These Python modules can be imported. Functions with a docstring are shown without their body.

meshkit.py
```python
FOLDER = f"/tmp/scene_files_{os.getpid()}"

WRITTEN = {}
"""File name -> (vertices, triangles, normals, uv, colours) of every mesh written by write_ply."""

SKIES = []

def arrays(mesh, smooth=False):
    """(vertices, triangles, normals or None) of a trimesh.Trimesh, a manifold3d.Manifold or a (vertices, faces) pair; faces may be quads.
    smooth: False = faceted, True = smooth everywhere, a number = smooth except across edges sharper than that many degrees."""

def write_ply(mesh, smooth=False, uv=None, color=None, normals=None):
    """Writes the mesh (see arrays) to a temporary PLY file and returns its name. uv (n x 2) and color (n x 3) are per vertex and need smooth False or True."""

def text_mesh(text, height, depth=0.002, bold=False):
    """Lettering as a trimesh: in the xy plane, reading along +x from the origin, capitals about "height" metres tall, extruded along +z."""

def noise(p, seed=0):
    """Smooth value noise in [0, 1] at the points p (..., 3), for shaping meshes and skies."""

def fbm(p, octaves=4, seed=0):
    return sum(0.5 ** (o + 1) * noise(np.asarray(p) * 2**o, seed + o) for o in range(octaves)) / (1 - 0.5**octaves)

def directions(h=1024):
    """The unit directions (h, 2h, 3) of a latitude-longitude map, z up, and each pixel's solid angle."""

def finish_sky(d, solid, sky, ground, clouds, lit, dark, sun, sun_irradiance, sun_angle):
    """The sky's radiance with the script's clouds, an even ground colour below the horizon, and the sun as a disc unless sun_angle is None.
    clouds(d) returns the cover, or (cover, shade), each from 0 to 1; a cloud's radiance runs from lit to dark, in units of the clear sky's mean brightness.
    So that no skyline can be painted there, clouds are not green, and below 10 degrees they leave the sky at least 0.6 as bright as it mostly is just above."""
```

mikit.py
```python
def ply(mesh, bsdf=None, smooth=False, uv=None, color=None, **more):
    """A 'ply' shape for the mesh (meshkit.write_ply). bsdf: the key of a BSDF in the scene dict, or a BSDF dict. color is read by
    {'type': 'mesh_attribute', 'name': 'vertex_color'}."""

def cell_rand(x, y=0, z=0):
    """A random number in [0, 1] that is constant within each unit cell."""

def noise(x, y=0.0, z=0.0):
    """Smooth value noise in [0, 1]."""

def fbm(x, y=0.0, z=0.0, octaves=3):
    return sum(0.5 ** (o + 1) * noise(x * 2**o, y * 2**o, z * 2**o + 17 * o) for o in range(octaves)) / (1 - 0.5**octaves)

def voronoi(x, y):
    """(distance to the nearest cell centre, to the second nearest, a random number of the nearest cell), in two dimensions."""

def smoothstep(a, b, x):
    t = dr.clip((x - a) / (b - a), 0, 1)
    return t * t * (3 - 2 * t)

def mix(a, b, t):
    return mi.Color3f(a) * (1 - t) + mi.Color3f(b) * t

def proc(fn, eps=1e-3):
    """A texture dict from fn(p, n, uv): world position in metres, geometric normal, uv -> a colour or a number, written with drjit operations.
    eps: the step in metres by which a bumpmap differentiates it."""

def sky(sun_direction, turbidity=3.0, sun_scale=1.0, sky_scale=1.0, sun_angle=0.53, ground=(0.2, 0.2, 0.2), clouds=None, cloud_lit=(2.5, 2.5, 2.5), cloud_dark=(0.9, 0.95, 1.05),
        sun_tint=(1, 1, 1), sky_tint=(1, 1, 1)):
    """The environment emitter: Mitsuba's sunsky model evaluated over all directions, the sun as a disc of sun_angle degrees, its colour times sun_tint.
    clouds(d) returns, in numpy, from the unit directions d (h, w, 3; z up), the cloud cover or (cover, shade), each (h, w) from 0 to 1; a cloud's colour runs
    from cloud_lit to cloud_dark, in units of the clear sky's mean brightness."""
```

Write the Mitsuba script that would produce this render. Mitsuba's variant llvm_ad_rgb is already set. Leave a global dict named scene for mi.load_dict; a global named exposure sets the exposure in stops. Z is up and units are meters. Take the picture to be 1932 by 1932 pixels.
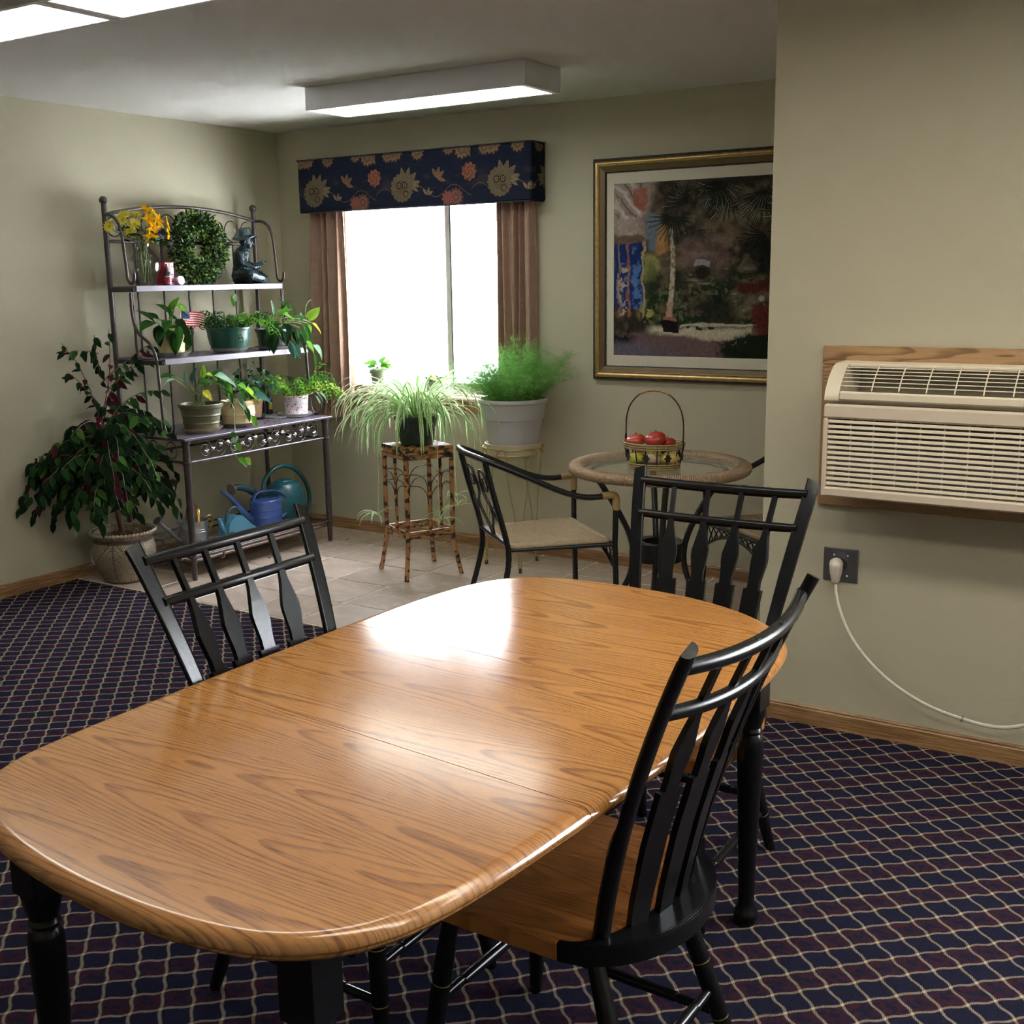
import math, random
import numpy as np, trimesh, manifold3d as m3, mitsuba as mi, drjit as dr
import mikit, meshkit
from mikit import noise, fbm, voronoi, cell_rand, smoothstep, mix
from scipy.interpolate import CubicSpline
from shapely.geometry import Polygon, Point, LineString, box as sbox
from shapely.ops import unary_union
from shapely import affinity
random.seed(7); np.random.seed(7)
T = mi.ScalarTransform4f
PI = math.pi
scene, labels = {}, {}

# ---------------------------------------------------------------- camera, light, exposure
exposure = 0.68
EYE = (5.2227, -5.4623, 1.5524)
FWD = (-0.53194, 0.82288, -0.19974)
UPV = (-0.09607, 0.17571, 0.97974)
scene['camera'] = {'type': 'perspective', 'fov': 47.859, 'fov_axis': 'x', 'near_clip': 0.05, 'far_clip': 500.0,
                   'to_world': T().look_at(origin=EYE, target=[EYE[i] + FWD[i] for i in range(3)], up=UPV)}
SKY = 165.0            # overcast sky behind the windows
COOL = (6.6, 6.7, 6.2)      # radiance of the cool fluorescent diffusers over the window end
WARM = (8.6, 7.9, 6.5)    # radiance of the warm white diffusers over the right side of the room
scene['sky'] = mikit.sky([0.35, -0.6, 0.72], turbidity=4.0, sun_scale=0.0, sky_scale=SKY, ground=(0.98, 0.98, 0.93),
                         clouds=lambda d: (np.ones(d.shape[:2]), 0.25 * np.ones(d.shape[:2])), cloud_lit=(1.0, 1.04, 1.1), cloud_dark=(0.85, 0.92, 1.02))

# ---------------------------------------------------------------- helpers
def lin(h):
    h = h.lstrip('#'); c = np.array([int(h[i:i + 2], 16) for i in (0, 2, 4)]) / 255.0
    return [float(x) for x in np.where(c < 0.04045, c / 12.92, ((c + 0.055) / 1.055) ** 2.4)]
def rgb(h): return {'type': 'rgb', 'value': lin(h) if isinstance(h, str) else list(h)}
def pbr(color, rough=0.5, metallic=0.0, spec=0.5, bump=None, scale=1.0, **k):
    b = {'type': 'principled', 'base_color': color if isinstance(color, dict) else rgb(color), 'roughness': rough, 'metallic': metallic, 'specular': spec, **k}
    if bump: b = {'type': 'bumpmap', 'arbitrary': bump, 'scale': scale, 'bsdf': b}
    return {'type': 'twosided', 'bsdf': b}
def mat(name, *a, **k):
    scene[name] = pbr(*a, **k); return name
def matte(name, color, bump=None, scale=1.0):
    b = {'type': 'diffuse', 'reflectance': color if isinstance(color, dict) else rgb(color)}
    if bump: b = {'type': 'bumpmap', 'arbitrary': bump, 'scale': scale, 'bsdf': b}
    scene[name] = {'type': 'twosided', 'bsdf': b}; return name
def leafmat(name, color, trans=0.7, rough=0.45, k=0.62):
    scene[name] = {'type': 'principledthin', 'base_color': rgb([x * k for x in lin(color)]), 'roughness': rough, 'diff_trans': trans, 'spec_trans': 0.0}
    return name
_n = {}
def fresh(key):
    k = _n.get(key, 0); _n[key] = k + 1
    return key if k == 0 else f'{key}_{k:03d}'
def put(key, mesh, m, smooth=False, M=None, label=None, **k):
    """one entry of the scene; mesh may be a ready ply dict"""
    key = fresh(key)
    d = dict(mesh) if isinstance(mesh, dict) else mikit.ply(mesh, m, smooth, **k)
    if isinstance(mesh, dict) and m: d['bsdf'] = {'type': 'ref', 'id': m}
    if M is not None: d['to_world'] = T(np.asarray(M, float))
    scene[key] = d
    if label: labels[key] = {'label': label}
    return key
def thing(key, label, cat, group=None, kind=None):
    key = fresh(key); labels[key] = {'label': label, 'category': cat}
    if group: labels[key]['group'] = group
    if kind: labels[key]['kind'] = kind
    return key
def struct(key, label=None):
    labels[key] = {'kind': 'structure', **({'label': label} if label else {})}
    return key
def mesh(v, f): return trimesh.Trimesh(np.asarray(v, float), np.asarray(f, int), process=False)
def join(*ms):
    ms = [m for g in ms for m in (g if isinstance(g, (list, tuple)) else [g])]
    return trimesh.util.concatenate(ms)
def bx(x0, x1, y0, y1, z0, z1, b=0.003):
    b = min(b, (x1 - x0) * .45, (y1 - y0) * .45, (z1 - z0) * .45)
    if b <= 0:
        m = trimesh.creation.box((x1 - x0, y1 - y0, z1 - z0)); m.apply_translation(((x0 + x1) / 2, (y0 + y1) / 2, (z0 + z1) / 2)); return m
    P = []
    for sx in (0, 1):
        for sy in (0, 1):
            for sz in (0, 1):
                c = np.array([(x0, x1)[sx], (y0, y1)[sy], (z0, z1)[sz]]); s = np.array([1 - 2 * sx, 1 - 2 * sy, 1 - 2 * sz])
                for k in range(3):
                    q = c + s * b; q[k] = c[k]; P.append(q)
    return trimesh.convex.convex_hull(np.array(P))
def Rz(a): c, s = math.cos(a), math.sin(a); return np.array([[c, -s, 0, 0], [s, c, 0, 0], [0, 0, 1, 0], [0, 0, 0, 1.0]])
def Rx(a): c, s = math.cos(a), math.sin(a); return np.array([[1, 0, 0, 0], [0, c, -s, 0], [0, s, c, 0], [0, 0, 0, 1.0]])
def Ry(a): c, s = math.cos(a), math.sin(a); return np.array([[c, 0, s, 0], [0, 1, 0, 0], [-s, 0, c, 0], [0, 0, 0, 1.0]])
def Tr(x, y, z): m = np.eye(4); m[:3, 3] = (x, y, z); return m
def Sc(x, y=None, z=None): return np.diag([x, x if y is None else y, x if z is None else z, 1.0])
def tm(m, M): m = m.copy(); m.apply_transform(np.asarray(M)); return m
def cr(P, n=24, closed=False):
    P = np.asarray(P, float)
    if closed: P = np.vstack([P, P[:1]])
    t = np.r_[0, np.cumsum(np.linalg.norm(np.diff(P, axis=0), axis=1) + 1e-9)]
    s = CubicSpline(t, P, bc_type='periodic' if closed else 'natural')
    return s(np.linspace(0, t[-1], n + 1)[:-1] if closed else np.linspace(0, t[-1], n))
def tube(P, r, n=8, closed=False, hint=None, prof=None):
    """sweep of a circle (or r = (a, b) per point, or a profile) along points; hint: the direction of the second axis"""
    P = np.asarray(P, float); m = len(P)
    d = (np.roll(P, -1, 0) - np.roll(P, 1, 0)) if closed else np.gradient(P, axis=0)
    d /= np.linalg.norm(d, axis=1, keepdims=True) + 1e-12
    u = np.zeros((m, 3)); h = np.array(hint if hint is not None else ((0, 0, 1) if abs(d[0, 2]) < .9 else (1, 0, 0)), float)
    for i in range(m):
        if i and hint is None: h = u[i - 1]
        w = h - d[i] * (h @ d[i]); u[i] = w / (np.linalg.norm(w) + 1e-12)
    s = np.cross(d, u)
    r = np.asarray(r, float); r = np.broadcast_to(r if r.ndim == 0 else (r[:, None] if r.ndim == 1 else r), (m, 2)) if r.ndim < 2 else r
    a = np.arange(n) * 2 * PI / n
    V = (P[:, None] + np.cos(a)[None, :, None] * s[:, None] * r[:, 0][:, None, None] + np.sin(a)[None, :, None] * u[:, None] * r[:, 1][:, None, None])
    if prof is not None: V = P[:, None] + prof[:, :, 0][..., None] * s[:, None] + prof[:, :, 1][..., None] * u[:, None]; n = V.shape[1]
    V = V.reshape(-1, 3); F = []
    i = np.arange(m if closed else m - 1)[:, None]; j = np.arange(n)[None]
    A = i * n + j; B = i * n + (j + 1) % n; C = ((i + 1) % m) * n + (j + 1) % n; D = ((i + 1) % m) * n + j
    F = np.vstack([np.stack([A, B, C], -1).reshape(-1, 3), np.stack([A, C, D], -1).reshape(-1, 3)])
    if not closed:
        k = len(V); V = np.vstack([V, P[:1], P[-1:]]); jj = np.arange(n)
        F = np.vstack([F, np.stack([np.full(n, k), (jj + 1) % n, jj], 1), np.stack([np.full(n, k + 1), (m - 1) * n + jj, (m - 1) * n + (jj + 1) % n], 1)])
    return mesh(V, F)
def rod(a, b, r, n=8): return tube([a, b], r, n)
def lathe(prof, n=28, close=False):
    prof = np.asarray(prof, float); a = np.arange(n) * 2 * PI / n; m = len(prof)
    V = np.stack([prof[:, 0][:, None] * np.cos(a), prof[:, 0][:, None] * np.sin(a), np.broadcast_to(prof[:, 1][:, None], (m, n))], -1).reshape(-1, 3)
    i = np.arange(m if close else m - 1)[:, None]; j = np.arange(n)[None]
    A = i * n + j; B = i * n + (j + 1) % n; C = ((i + 1) % m) * n + (j + 1) % n; D = ((i + 1) % m) * n + j
    F = np.vstack([np.stack([A, B, C], -1).reshape(-1, 3), np.stack([A, C, D], -1).reshape(-1, 3)])
    x = mesh(V, F); x.merge_vertices(); x.update_faces(x.nondegenerate_faces()); return x
def ext(poly, h, z0=0.0):
    gs = getattr(poly, 'geoms', [poly]); out = []
    for g in gs:
        if g.area > 1e-9:
            e = trimesh.creation.extrude_polygon(g, h, engine='earcut'); e.apply_translation((0, 0, z0)); out.append(e)
    return join(out)
def ball(c, r, sub=2, sc=(1, 1, 1)):
    m = trimesh.creation.icosphere(sub, r); m.apply_scale(sc); m.apply_translation(c); return m
def man(m):
    return m3.Manifold(m3.Mesh(np.asarray(m.vertices, np.float32), np.asarray(m.faces, np.uint32)))
def unman(M):
    q = M.to_mesh(); return mesh(q.vert_properties[:, :3], q.tri_verts)
def hullof(*balls):
    """convex hull of spheres (x, y, z, r)"""
    P = []
    for x, y, z, r in balls:
        P.append(trimesh.creation.icosphere(1, r).vertices + [x, y, z])
    return trimesh.convex.convex_hull(np.vstack(P))
def blob(bones, edge=0.006, it=8):
    """one continuous body from bones, each a list of (x, y, z, r)"""
    M = None
    for b in bones:
        h = man(hullof(*b)); M = h if M is None else M + h
    M = M.refine_to_length(edge); x = unman(M); x.merge_vertices()
    trimesh.smoothing.filter_taubin(x, lamb=0.5, nu=0.53, iterations=it); return x
def basis(pos, d, nrm, s=1.0):
    """matrix whose Y axis is d and whose Z axis is near nrm, at pos"""
    d = np.asarray(d, float); d = d / (np.linalg.norm(d) + 1e-12); z = np.asarray(nrm, float); z = z - d * (z @ d)
    if np.linalg.norm(z) < 1e-6: z = np.cross(d, [1, 0.3, 0.1])
    z = z / np.linalg.norm(z); x = np.cross(d, z); M = np.eye(4)
    s = np.broadcast_to(s, 3); M[:3, 0], M[:3, 1], M[:3, 2], M[:3, 3] = x * s[0], d * s[1], z * s[2], pos
    return M
def leafm(L, W, bend=0.3, fold=0.25, n=5, tip=1.0, base=0.6, wave=0.0, stalk=0.0):
    """leaf along +Y, top side +Z: a gently folded, drooping blade"""
    t = np.linspace(0, 1, n + 1); w = W * (np.sin(PI * t ** base) ** tip); w[0] = W * .06; w[-1] = W * .02
    y = L * np.sin(t * bend) / max(bend, 1e-3) if bend > 1e-3 else L * t; z = -L * (1 - np.cos(t * bend)) / max(bend, 1e-3)
    V = np.zeros((n + 1, 3, 3))
    V[:, 0] = np.stack([-w / 2, y, z + fold * w / 2 + wave * W * np.sin(t * 9)], 1); V[:, 1] = np.stack([0 * t, y, z], 1); V[:, 2] = np.stack([w / 2, y, z + fold * w / 2 + wave * W * np.sin(t * 9 + 2)], 1)
    F = []
    for i in range(n):
        for j in range(2):
            a = i * 3 + j; F += [(a, a + 1, a + 4), (a, a + 4, a + 3)]
    return mesh(V.reshape(-1, 3), F)
def vnorm(v): v = np.asarray(v, float); return v / (np.linalg.norm(v) + 1e-12)
RNG = np.random.default_rng(11)
def U(a, b): return float(RNG.uniform(a, b))
# ---------------------------------------------------------------- materials of the room
def sstep(a, b, x): return smoothstep(a, b, x)
H = 2.44; PY = -1.696; PX = 3.825; RX = 8.2; FY = -8.6
def wall_bump(p, n, uv): return noise(p.x * 120, p.y * 120, p.z * 120)
matte('m_wall', '#b3ad99', bump=mikit.proc(wall_bump, 8e-4), scale=0.0012)
def ceil_h(p):
    return sstep(0.35, 0.75, noise(p.x * 105, p.y * 105)) * 0.8 + 0.5 * noise(p.x * 230, p.y * 230)
def ceil_bump(p, n, uv): return ceil_h(p)
matte('m_ceiling', (0.89, 0.885, 0.875), bump=mikit.proc(ceil_bump, 8e-4), scale=0.009)
def carpet_col(p, n, uv):
    k = 2 * PI; c = 0.0926
    x, y = p.x - 4.412, p.y + 3.303
    a, b = (x + y) / c, (x - y) / c
    wob = 0.10 * (noise(p.x * 35, p.y * 35) - 0.5)
    aw = a + 0.036 * dr.sin(k * b) + wob * .6; bw = b + 0.036 * dr.sin(k * a) + wob * .6
    da, db = dr.abs(aw - dr.round(aw)), dr.abs(bw - dr.round(bw))
    fib = noise(p.x * 420, p.y * 420)
    tw = 0.5 + 0.5 * dr.sin((p.x * 1.3 + p.y * 0.4) * 1300)
    la = 1 - sstep(0.036, 0.075, da + (fib - .5) * .03); lb = 1 - sstep(0.036, 0.075, db + (fib - .5) * .03)
    line = dr.maximum(la, lb) * (0.32 + 0.68 * tw)
    node = la * lb
    row = dr.floor(bw) - 2 * dr.floor(dr.floor(bw) / 2)
    red = row * sstep(0.06, 0.34, dr.maximum(da * 0.9, 0.5 - dr.minimum(da, db))) * sstep(0.25, 0.6, fbm(p.x * 110, p.y * 110) )
    core = 1 - sstep(0.10, 0.2, dr.sqrt(dr.square(da - 0.5) + dr.square(db - 0.5)))
    base = mix((0.0090, 0.0090, 0.0175), (0.0140, 0.0138, 0.0265), fib)
    base = mix(base, (0.042, 0.0125, 0.016), 0.55 * red * (1 - core))
    yarn = mix((0.24, 0.195, 0.15), (0.40, 0.315, 0.20), node)
    return mix(base, yarn, dr.clip(line + node, 0, 1) * (0.75 + 0.25 * fib))
def carpet_bump(p, n, uv): return noise(p.x * 380, p.y * 380)
matte('m_carpet', mikit.proc(carpet_col), bump=mikit.proc(carpet_bump, 6e-4), scale=0.0025)
def tile_col(p, n, uv):
    cx, cy = dr.floor((p.x - 1.562) / 0.3445), dr.floor((p.y + 0.9905) / 0.3445)
    r = cell_rand(cx, cy, 5)
    f = fbm(p.x * 7 + r * 50, p.y * 9 + r * 31, r * 9, 4); g = fbm(p.x * 26, p.y * 40 + 7 * r, 3.1, 3)
    c = mix((0.30, 0.23, 0.19), (0.48, 0.39, 0.33), f * 0.7 + r * 0.3)
    return mix(c, (0.50, 0.42, 0.36), sstep(0.5, 0.8, g) * 0.5)
mat('m_tile', mikit.proc(tile_col), 0.33, spec=0.5, bump=mikit.proc(lambda p, n, uv: fbm(p.x * 40, p.y * 40, 0, 2), 1e-3), scale=0.0016)
matte('m_grout', '#e0dad0')
def oak(p, n, uv):
    s = fbm((p.x + p.y) * 3.5, p.z * 60, (p.x - p.y) * 3, 3); w = fbm((p.x + p.y) * 14, p.z * 240, 4.0, 2)
    return mix((0.335, 0.19, 0.09), (0.17, 0.085, 0.036), sstep(0.35, 0.72, s * .6 + w * .45))
mat('m_oak', mikit.proc(oak), 0.42)
mat('m_white_metal', '#e2e2e6', 0.4)
mat('m_vinyl', '#dcdfdb', 0.35)
mat('m_gasket', '#3c4450', 0.6)
scene['m_pane'] = {'type': 'thindielectric', 'int_ior': 1.5}
scene['m_glow'] = {'type': 'twosided', 'bsdf': {'type': 'diffuse', 'reflectance': rgb((0.8, 0.8, 0.8))}}
mat('m_plain', '#b9b4a5', 0.8, spec=0.2)

# ---------------------------------------------------------------- room shell
WX0, WX1, WZ0, WZ1 = 0.46, 1.72, 0.87, 2.12
def wall_boxes(ax, a0, a1, t0, t1, holes):
    """wall along x (ax='x') or y with rectangular holes (lo, hi, z0, z1)"""
    out = []; cur = a0
    def b(u0, u1, z0, z1):
        out.append(bx(u0, u1, t0, t1, z0, z1, 0) if ax == 'x' else bx(t0, t1, u0, u1, z0, z1, 0))
    for lo, hi, z0, z1 in holes:
        if lo > cur: b(cur, lo, 0, H)
        b(lo, hi, 0, z0); b(lo, hi, z1, H); cur = hi
    b(cur, a1, 0, H); return join(out)
struct('wall_back'); put('wall_back', wall_boxes('x', -0.16, PX + .16, 0.0, 0.16, [(WX0, WX1, WZ0, WZ1)]), 'm_wall')
struct('wall_left'); put('wall_left', bx(-0.16, 0, FY, 0.0, 0, H, 0), 'm_wall')
struct('wall_right', 'projecting beige wall that carries the air conditioner'); put('wall_right', wall_boxes('x', PX, RX, PY, PY + .16, [(5.75, 7.55, 0.75, 2.08)]), 'm_wall')
struct('wall_alcove'); put('wall_alcove', bx(PX, PX + .16, PY + .16, -0.001, 0, H, 0), 'm_wall')
struct('wall_side'); put('wall_side', bx(RX, RX + .16, FY, PY + .16, 0, H, 0), 'm_wall')
struct('wall_front'); put('wall_front', bx(-0.16, RX + .16, FY - .16, FY, 0, H, 0), 'm_wall')
struct('ceiling', 'white textured popcorn ceiling'); put('ceiling', bx(-0.16, RX + .16, FY - .16, 0.16, H, H + 0.1, 0), 'm_ceiling')
struct('floor')
put('floor__carpet', bx(0, RX, FY, PY, -0.05, 0.0, 0), 'm_carpet', label='navy carpet with a cream diamond lattice')
put('floor__grout', bx(0, PX, PY, 0, -0.05, -0.003, 0), 'm_grout')
TS = 0.3445
cells = []
for i in range(-6, 8):
    for j in range(-3, 4):
        x0, x1 = 1.562 + i * TS + .0042, 1.562 + (i + 1) * TS - .0042; y0, y1 = -0.9905 + j * TS + .004, -0.9905 + (j + 1) * TS - .004
        x0, x1, y0, y1 = max(x0, 0.001), min(x1, PX - .001), max(y0, PY + .002), min(y1, -0.001)
        if x1 - x0 > .006 and y1 - y0 > .006: cells.append((x0, x1, y0, y1))
for c in cells:
    dz = U(-.0006, .0006); put('floor__tile', bx(*c, -0.02, dz, 0.002), 'm_tile')
# oak baseboards (profile with a small top bead)
def baseboard(L, h=0.068, t=0.012):
    prof = [(0, 0), (t, 0), (t, h * .80), (t * .75, h * .86), (t * .8, h * .93), (t * .45, h), (0, h)]
    return ext(Polygon(prof), L)            # profile in (out, up), run along +z
def place_bb(key, origin, run, out, L):
    M = np.eye(4); M[:3, 0] = out; M[:3, 1] = (0, 0, 1); M[:3, 2] = run; M[:3, 3] = origin
    if np.linalg.det(M[:3, :3]) < 0: M[:3, 3] = np.array(origin) + np.array(run) * L; M[:3, 2] = -np.array(run)
    struct(key); put(key, tm(baseboard(L), M), 'm_oak')
place_bb('baseboard_left', (0, FY, 0), (0, 1, 0), (1, 0, 0), -FY)
place_bb('baseboard_back', (0.0125, 0, 0), (1, 0, 0), (0, -1, 0), PX - .026)
place_bb('baseboard_side', (PX, PY + .001, 0), (0, 1, 0), (-1, 0, 0), -PY - .014)
place_bb('baseboard_right', (PX - .012, PY, 0), (1, 0, 0), (0, -1, 0), RX - PX)
# window in the back wall: white sliding sash, wooden stool, pane pair
struct('window_1', 'bright sliding window behind the plants')
fy0, fy1 = 0.075, 0.135
put('window_1__frame', join(bx(WX0, WX0 + .035, fy0, fy1, WZ0 + .01, WZ1), bx(WX1 - .035, WX1, fy0, fy1, WZ0 + .01, WZ1), bx(WX0 + .035, WX1 - .035, fy0, fy1, WZ0 + .01, WZ0 + .045), bx(WX0 + .035, WX1 - .035, fy0, fy1, WZ1 - .035, WZ1)), 'm_vinyl')
put('window_1__sash', join(bx(1.205, 1.240, 0.082, 0.106, WZ0 + .045, WZ1 - .035), bx(1.24, WX1 - .036, 0.084, 0.104, WZ0 + .046, WZ0 + .075), bx(1.24, WX1 - .036, 0.084, 0.104, WZ1 - .066, WZ1 - .036)), 'm_vinyl')
put('window_1__weatherstrip', bx(1.2405, 1.248, 0.080, 0.104, WZ0 + .076, WZ1 - .067, 0.001), 'm_gasket', label='dark grey strip along the sash')
put('window_1__pane', bx(WX0 + .035, 1.206, 0.118, 0.1181, WZ0 + .045, WZ1 - .035, 0).slice_plane((0, .118, 0), (0, -1, 0)) if False else mesh([(WX0 + .035, .118, WZ0 + .045), (1.23, .118, WZ0 + .045), (1.23, .118, WZ1 - .035), (WX0 + .035, .118, WZ1 - .035)], [(0, 1, 2), (0, 2, 3)]), 'm_pane')
put('window_1__pane', mesh([(1.24, .094, WZ0 + .075), (WX1 - .036, .094, WZ0 + .075), (WX1 - .036, .094, WZ1 - .066), (1.24, .094, WZ1 - .066)], [(0, 1, 2), (0, 2, 3)]), 'm_pane')
put('window_1__sill', bx(WX0 - .03, WX1 + .03, -0.045, 0.074, WZ0 - .025, WZ0, 0.006), 'm_oak', label='oak window sill')
put('window_1__apron', bx(WX0 - .01, WX1 + .01, -0.016, -0.0005, WZ0 - .085, WZ0 - .026, 0.004), 'm_oak')
# a second window, out of frame in the same wall as the air conditioner: its daylight glints on the chair backs and the carpet
struct('window_2')
put('window_2__frame', join(bx(5.75, 5.80, PY + .06, PY + .11, .75, 2.08), bx(7.50, 7.55, PY + .06, PY + .11, .75, 2.08), bx(5.80, 7.50, PY + .06, PY + .11, .75, .80), bx(5.80, 7.50, PY + .06, PY + .11, 2.03, 2.08), bx(6.63, 6.67, PY + .06, PY + .11, .80, 2.03)), 'm_vinyl')
put('window_2__sill', bx(5.72, 7.58, PY - .03, PY + .059, .725, .75, .005), 'm_oak')

# ---------------------------------------------------------------- ceiling lights
def ceiling_light(label, x0, x1, y0, y1, n=1, h=0.105, group=None, glow=COOL):
    """white drop box with n acrylic diffusers"""
    t = thing('ceiling_light', label, 'ceiling light', group); z0 = H - h; e = .0015
    put(t + '__housing', join(bx(x0, x1, y0, y0 + .004, z0, H - .001, e), bx(x0, x1, y1 - .004, y1, z0, H - .001, e), bx(x0, x0 + .004, y0 + .004, y1 - .004, z0, H - .001, e), bx(x1 - .004, x1, y0 + .004, y1 - .004, z0, H - .001, e), bx(x0, x1, y0 + .004, y1 - .004, H - .006, H - .001, e)), 'm_white_metal')
    w = (x1 - x0) / n
    for k in range(n):
        a, b = x0 + k * w, x0 + (k + 1) * w
        put(t + '__trim', join(bx(a + .004, b - .004, y0 + .004, y0 + .02, z0, z0 + .004, .001), bx(a + .004, b - .004, y1 - .02, y1 - .004, z0, z0 + .004, .001), bx(a + .004, a + .03, y0 + .02, y1 - .02, z0, z0 + .004, .001), bx(b - .03, b - .004, y0 + .02, y1 - .02, z0, z0 + .004, .001)), 'm_white_metal')
        q = [(a + .03, y0 + .02, z0 + .003), (a + .03, y1 - .02, z0 + .003), (b - .03, y1 - .02, z0 + .003), (b - .03, y0 + .02, z0 + .003)]
        k2 = put(t + '__diffuser', mesh(q, [(0, 1, 2), (0, 2, 3)]), 'm_glow', label='glowing diffuser panel')
        scene[k2]['emitter'] = {'type': 'area', 'radiance': rgb(glow)}
    return t
ceiling_light('white boxed fluorescent ceiling light in front of the window valance', 1.32, 2.54, -1.17, -0.87)
ceiling_light('long twin-panel fluorescent ceiling light cut off by the top left corner', 0.97, 3.45, -3.25, -2.95, 2)
ceiling_light('boxed fluorescent ceiling light above the air conditioner wall', 3.72, 6.17, -3.25, -2.95, 2, glow=WARM)
ceiling_light('boxed fluorescent ceiling light over the right side of the room', 3.72, 6.17, -4.15, -3.85, 2, glow=WARM)
# ---------------------------------------------------------------- dining table
TABLE = (3.94, -3.68, -0.022, 0.742)
def wood_fn(c0, c1, c2, cx, cy, th, bw=0.15, fx=5.0, seed=0.0, k=1.0):
    ct, st = math.cos(th), math.sin(th)
    def fn(p, n, uv):
        x = (p.x - cx) * ct + (p.y - cy) * st; y = -(p.x - cx) * st + (p.y - cy) * ct
        i = dr.floor(y / bw); v = y / bw - i - 0.5
        r1, r2, r3 = cell_rand(i, seed, 1), cell_rand(i, seed, 2), cell_rand(i, seed, 3)
        warp = fbm(x * 2.6 + 31 * r1, y * 9.0, seed, 3) - 0.5; w2 = fbm(x * 9 + 7 * r2, y * 40.0, seed + 3, 2) - 0.5
        vv = v - (r1 - 0.5) * 0.5 + 0.35 * (noise(x * 2.2 + 19 * r3, i, seed) - 0.5)
        sgn = dr.select(r2 > 0.5, 1.0, -1.0)
        f = x * sgn * fx * (0.55 + 0.6 * r3) + vv * vv * 19.0 + 2.6 * warp + 0.35 * w2 + 17 * r1
        s = f - dr.floor(f)
        late = sstep(0.50, 0.86, s) * (1 - sstep(0.93, 1.0, s))
        pore = noise(x * 42, y * 900, seed) * noise(x * 13 + 5, y * 420, seed + 9)
        fine = fbm(x * 5, y * 220, seed + 2, 2)
        c = mix(c0, c1, dr.clip(fine * 0.55 + 0.30 * r3 + 0.15 * warp, 0, 1))
        return mix(c, c2, dr.clip(k * (late * (0.35 + 0.55 * fine) + 0.55 * sstep(0.33, 0.62, pore)), 0, 1))
    return fn
W0, W1, W2 = (0.335, 0.158, 0.046), (0.255, 0.110, 0.031), (0.120, 0.043, 0.014)
mat('m_table', mikit.proc(wood_fn(W0, W1, W2, *TABLE[:3])), 0.16, spec=0.6)
mat('m_black', '#0b0c0e', 0.23, spec=0.25)
mat('m_gold_line', '#8a7848', 0.4, metallic=0.6)
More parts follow.
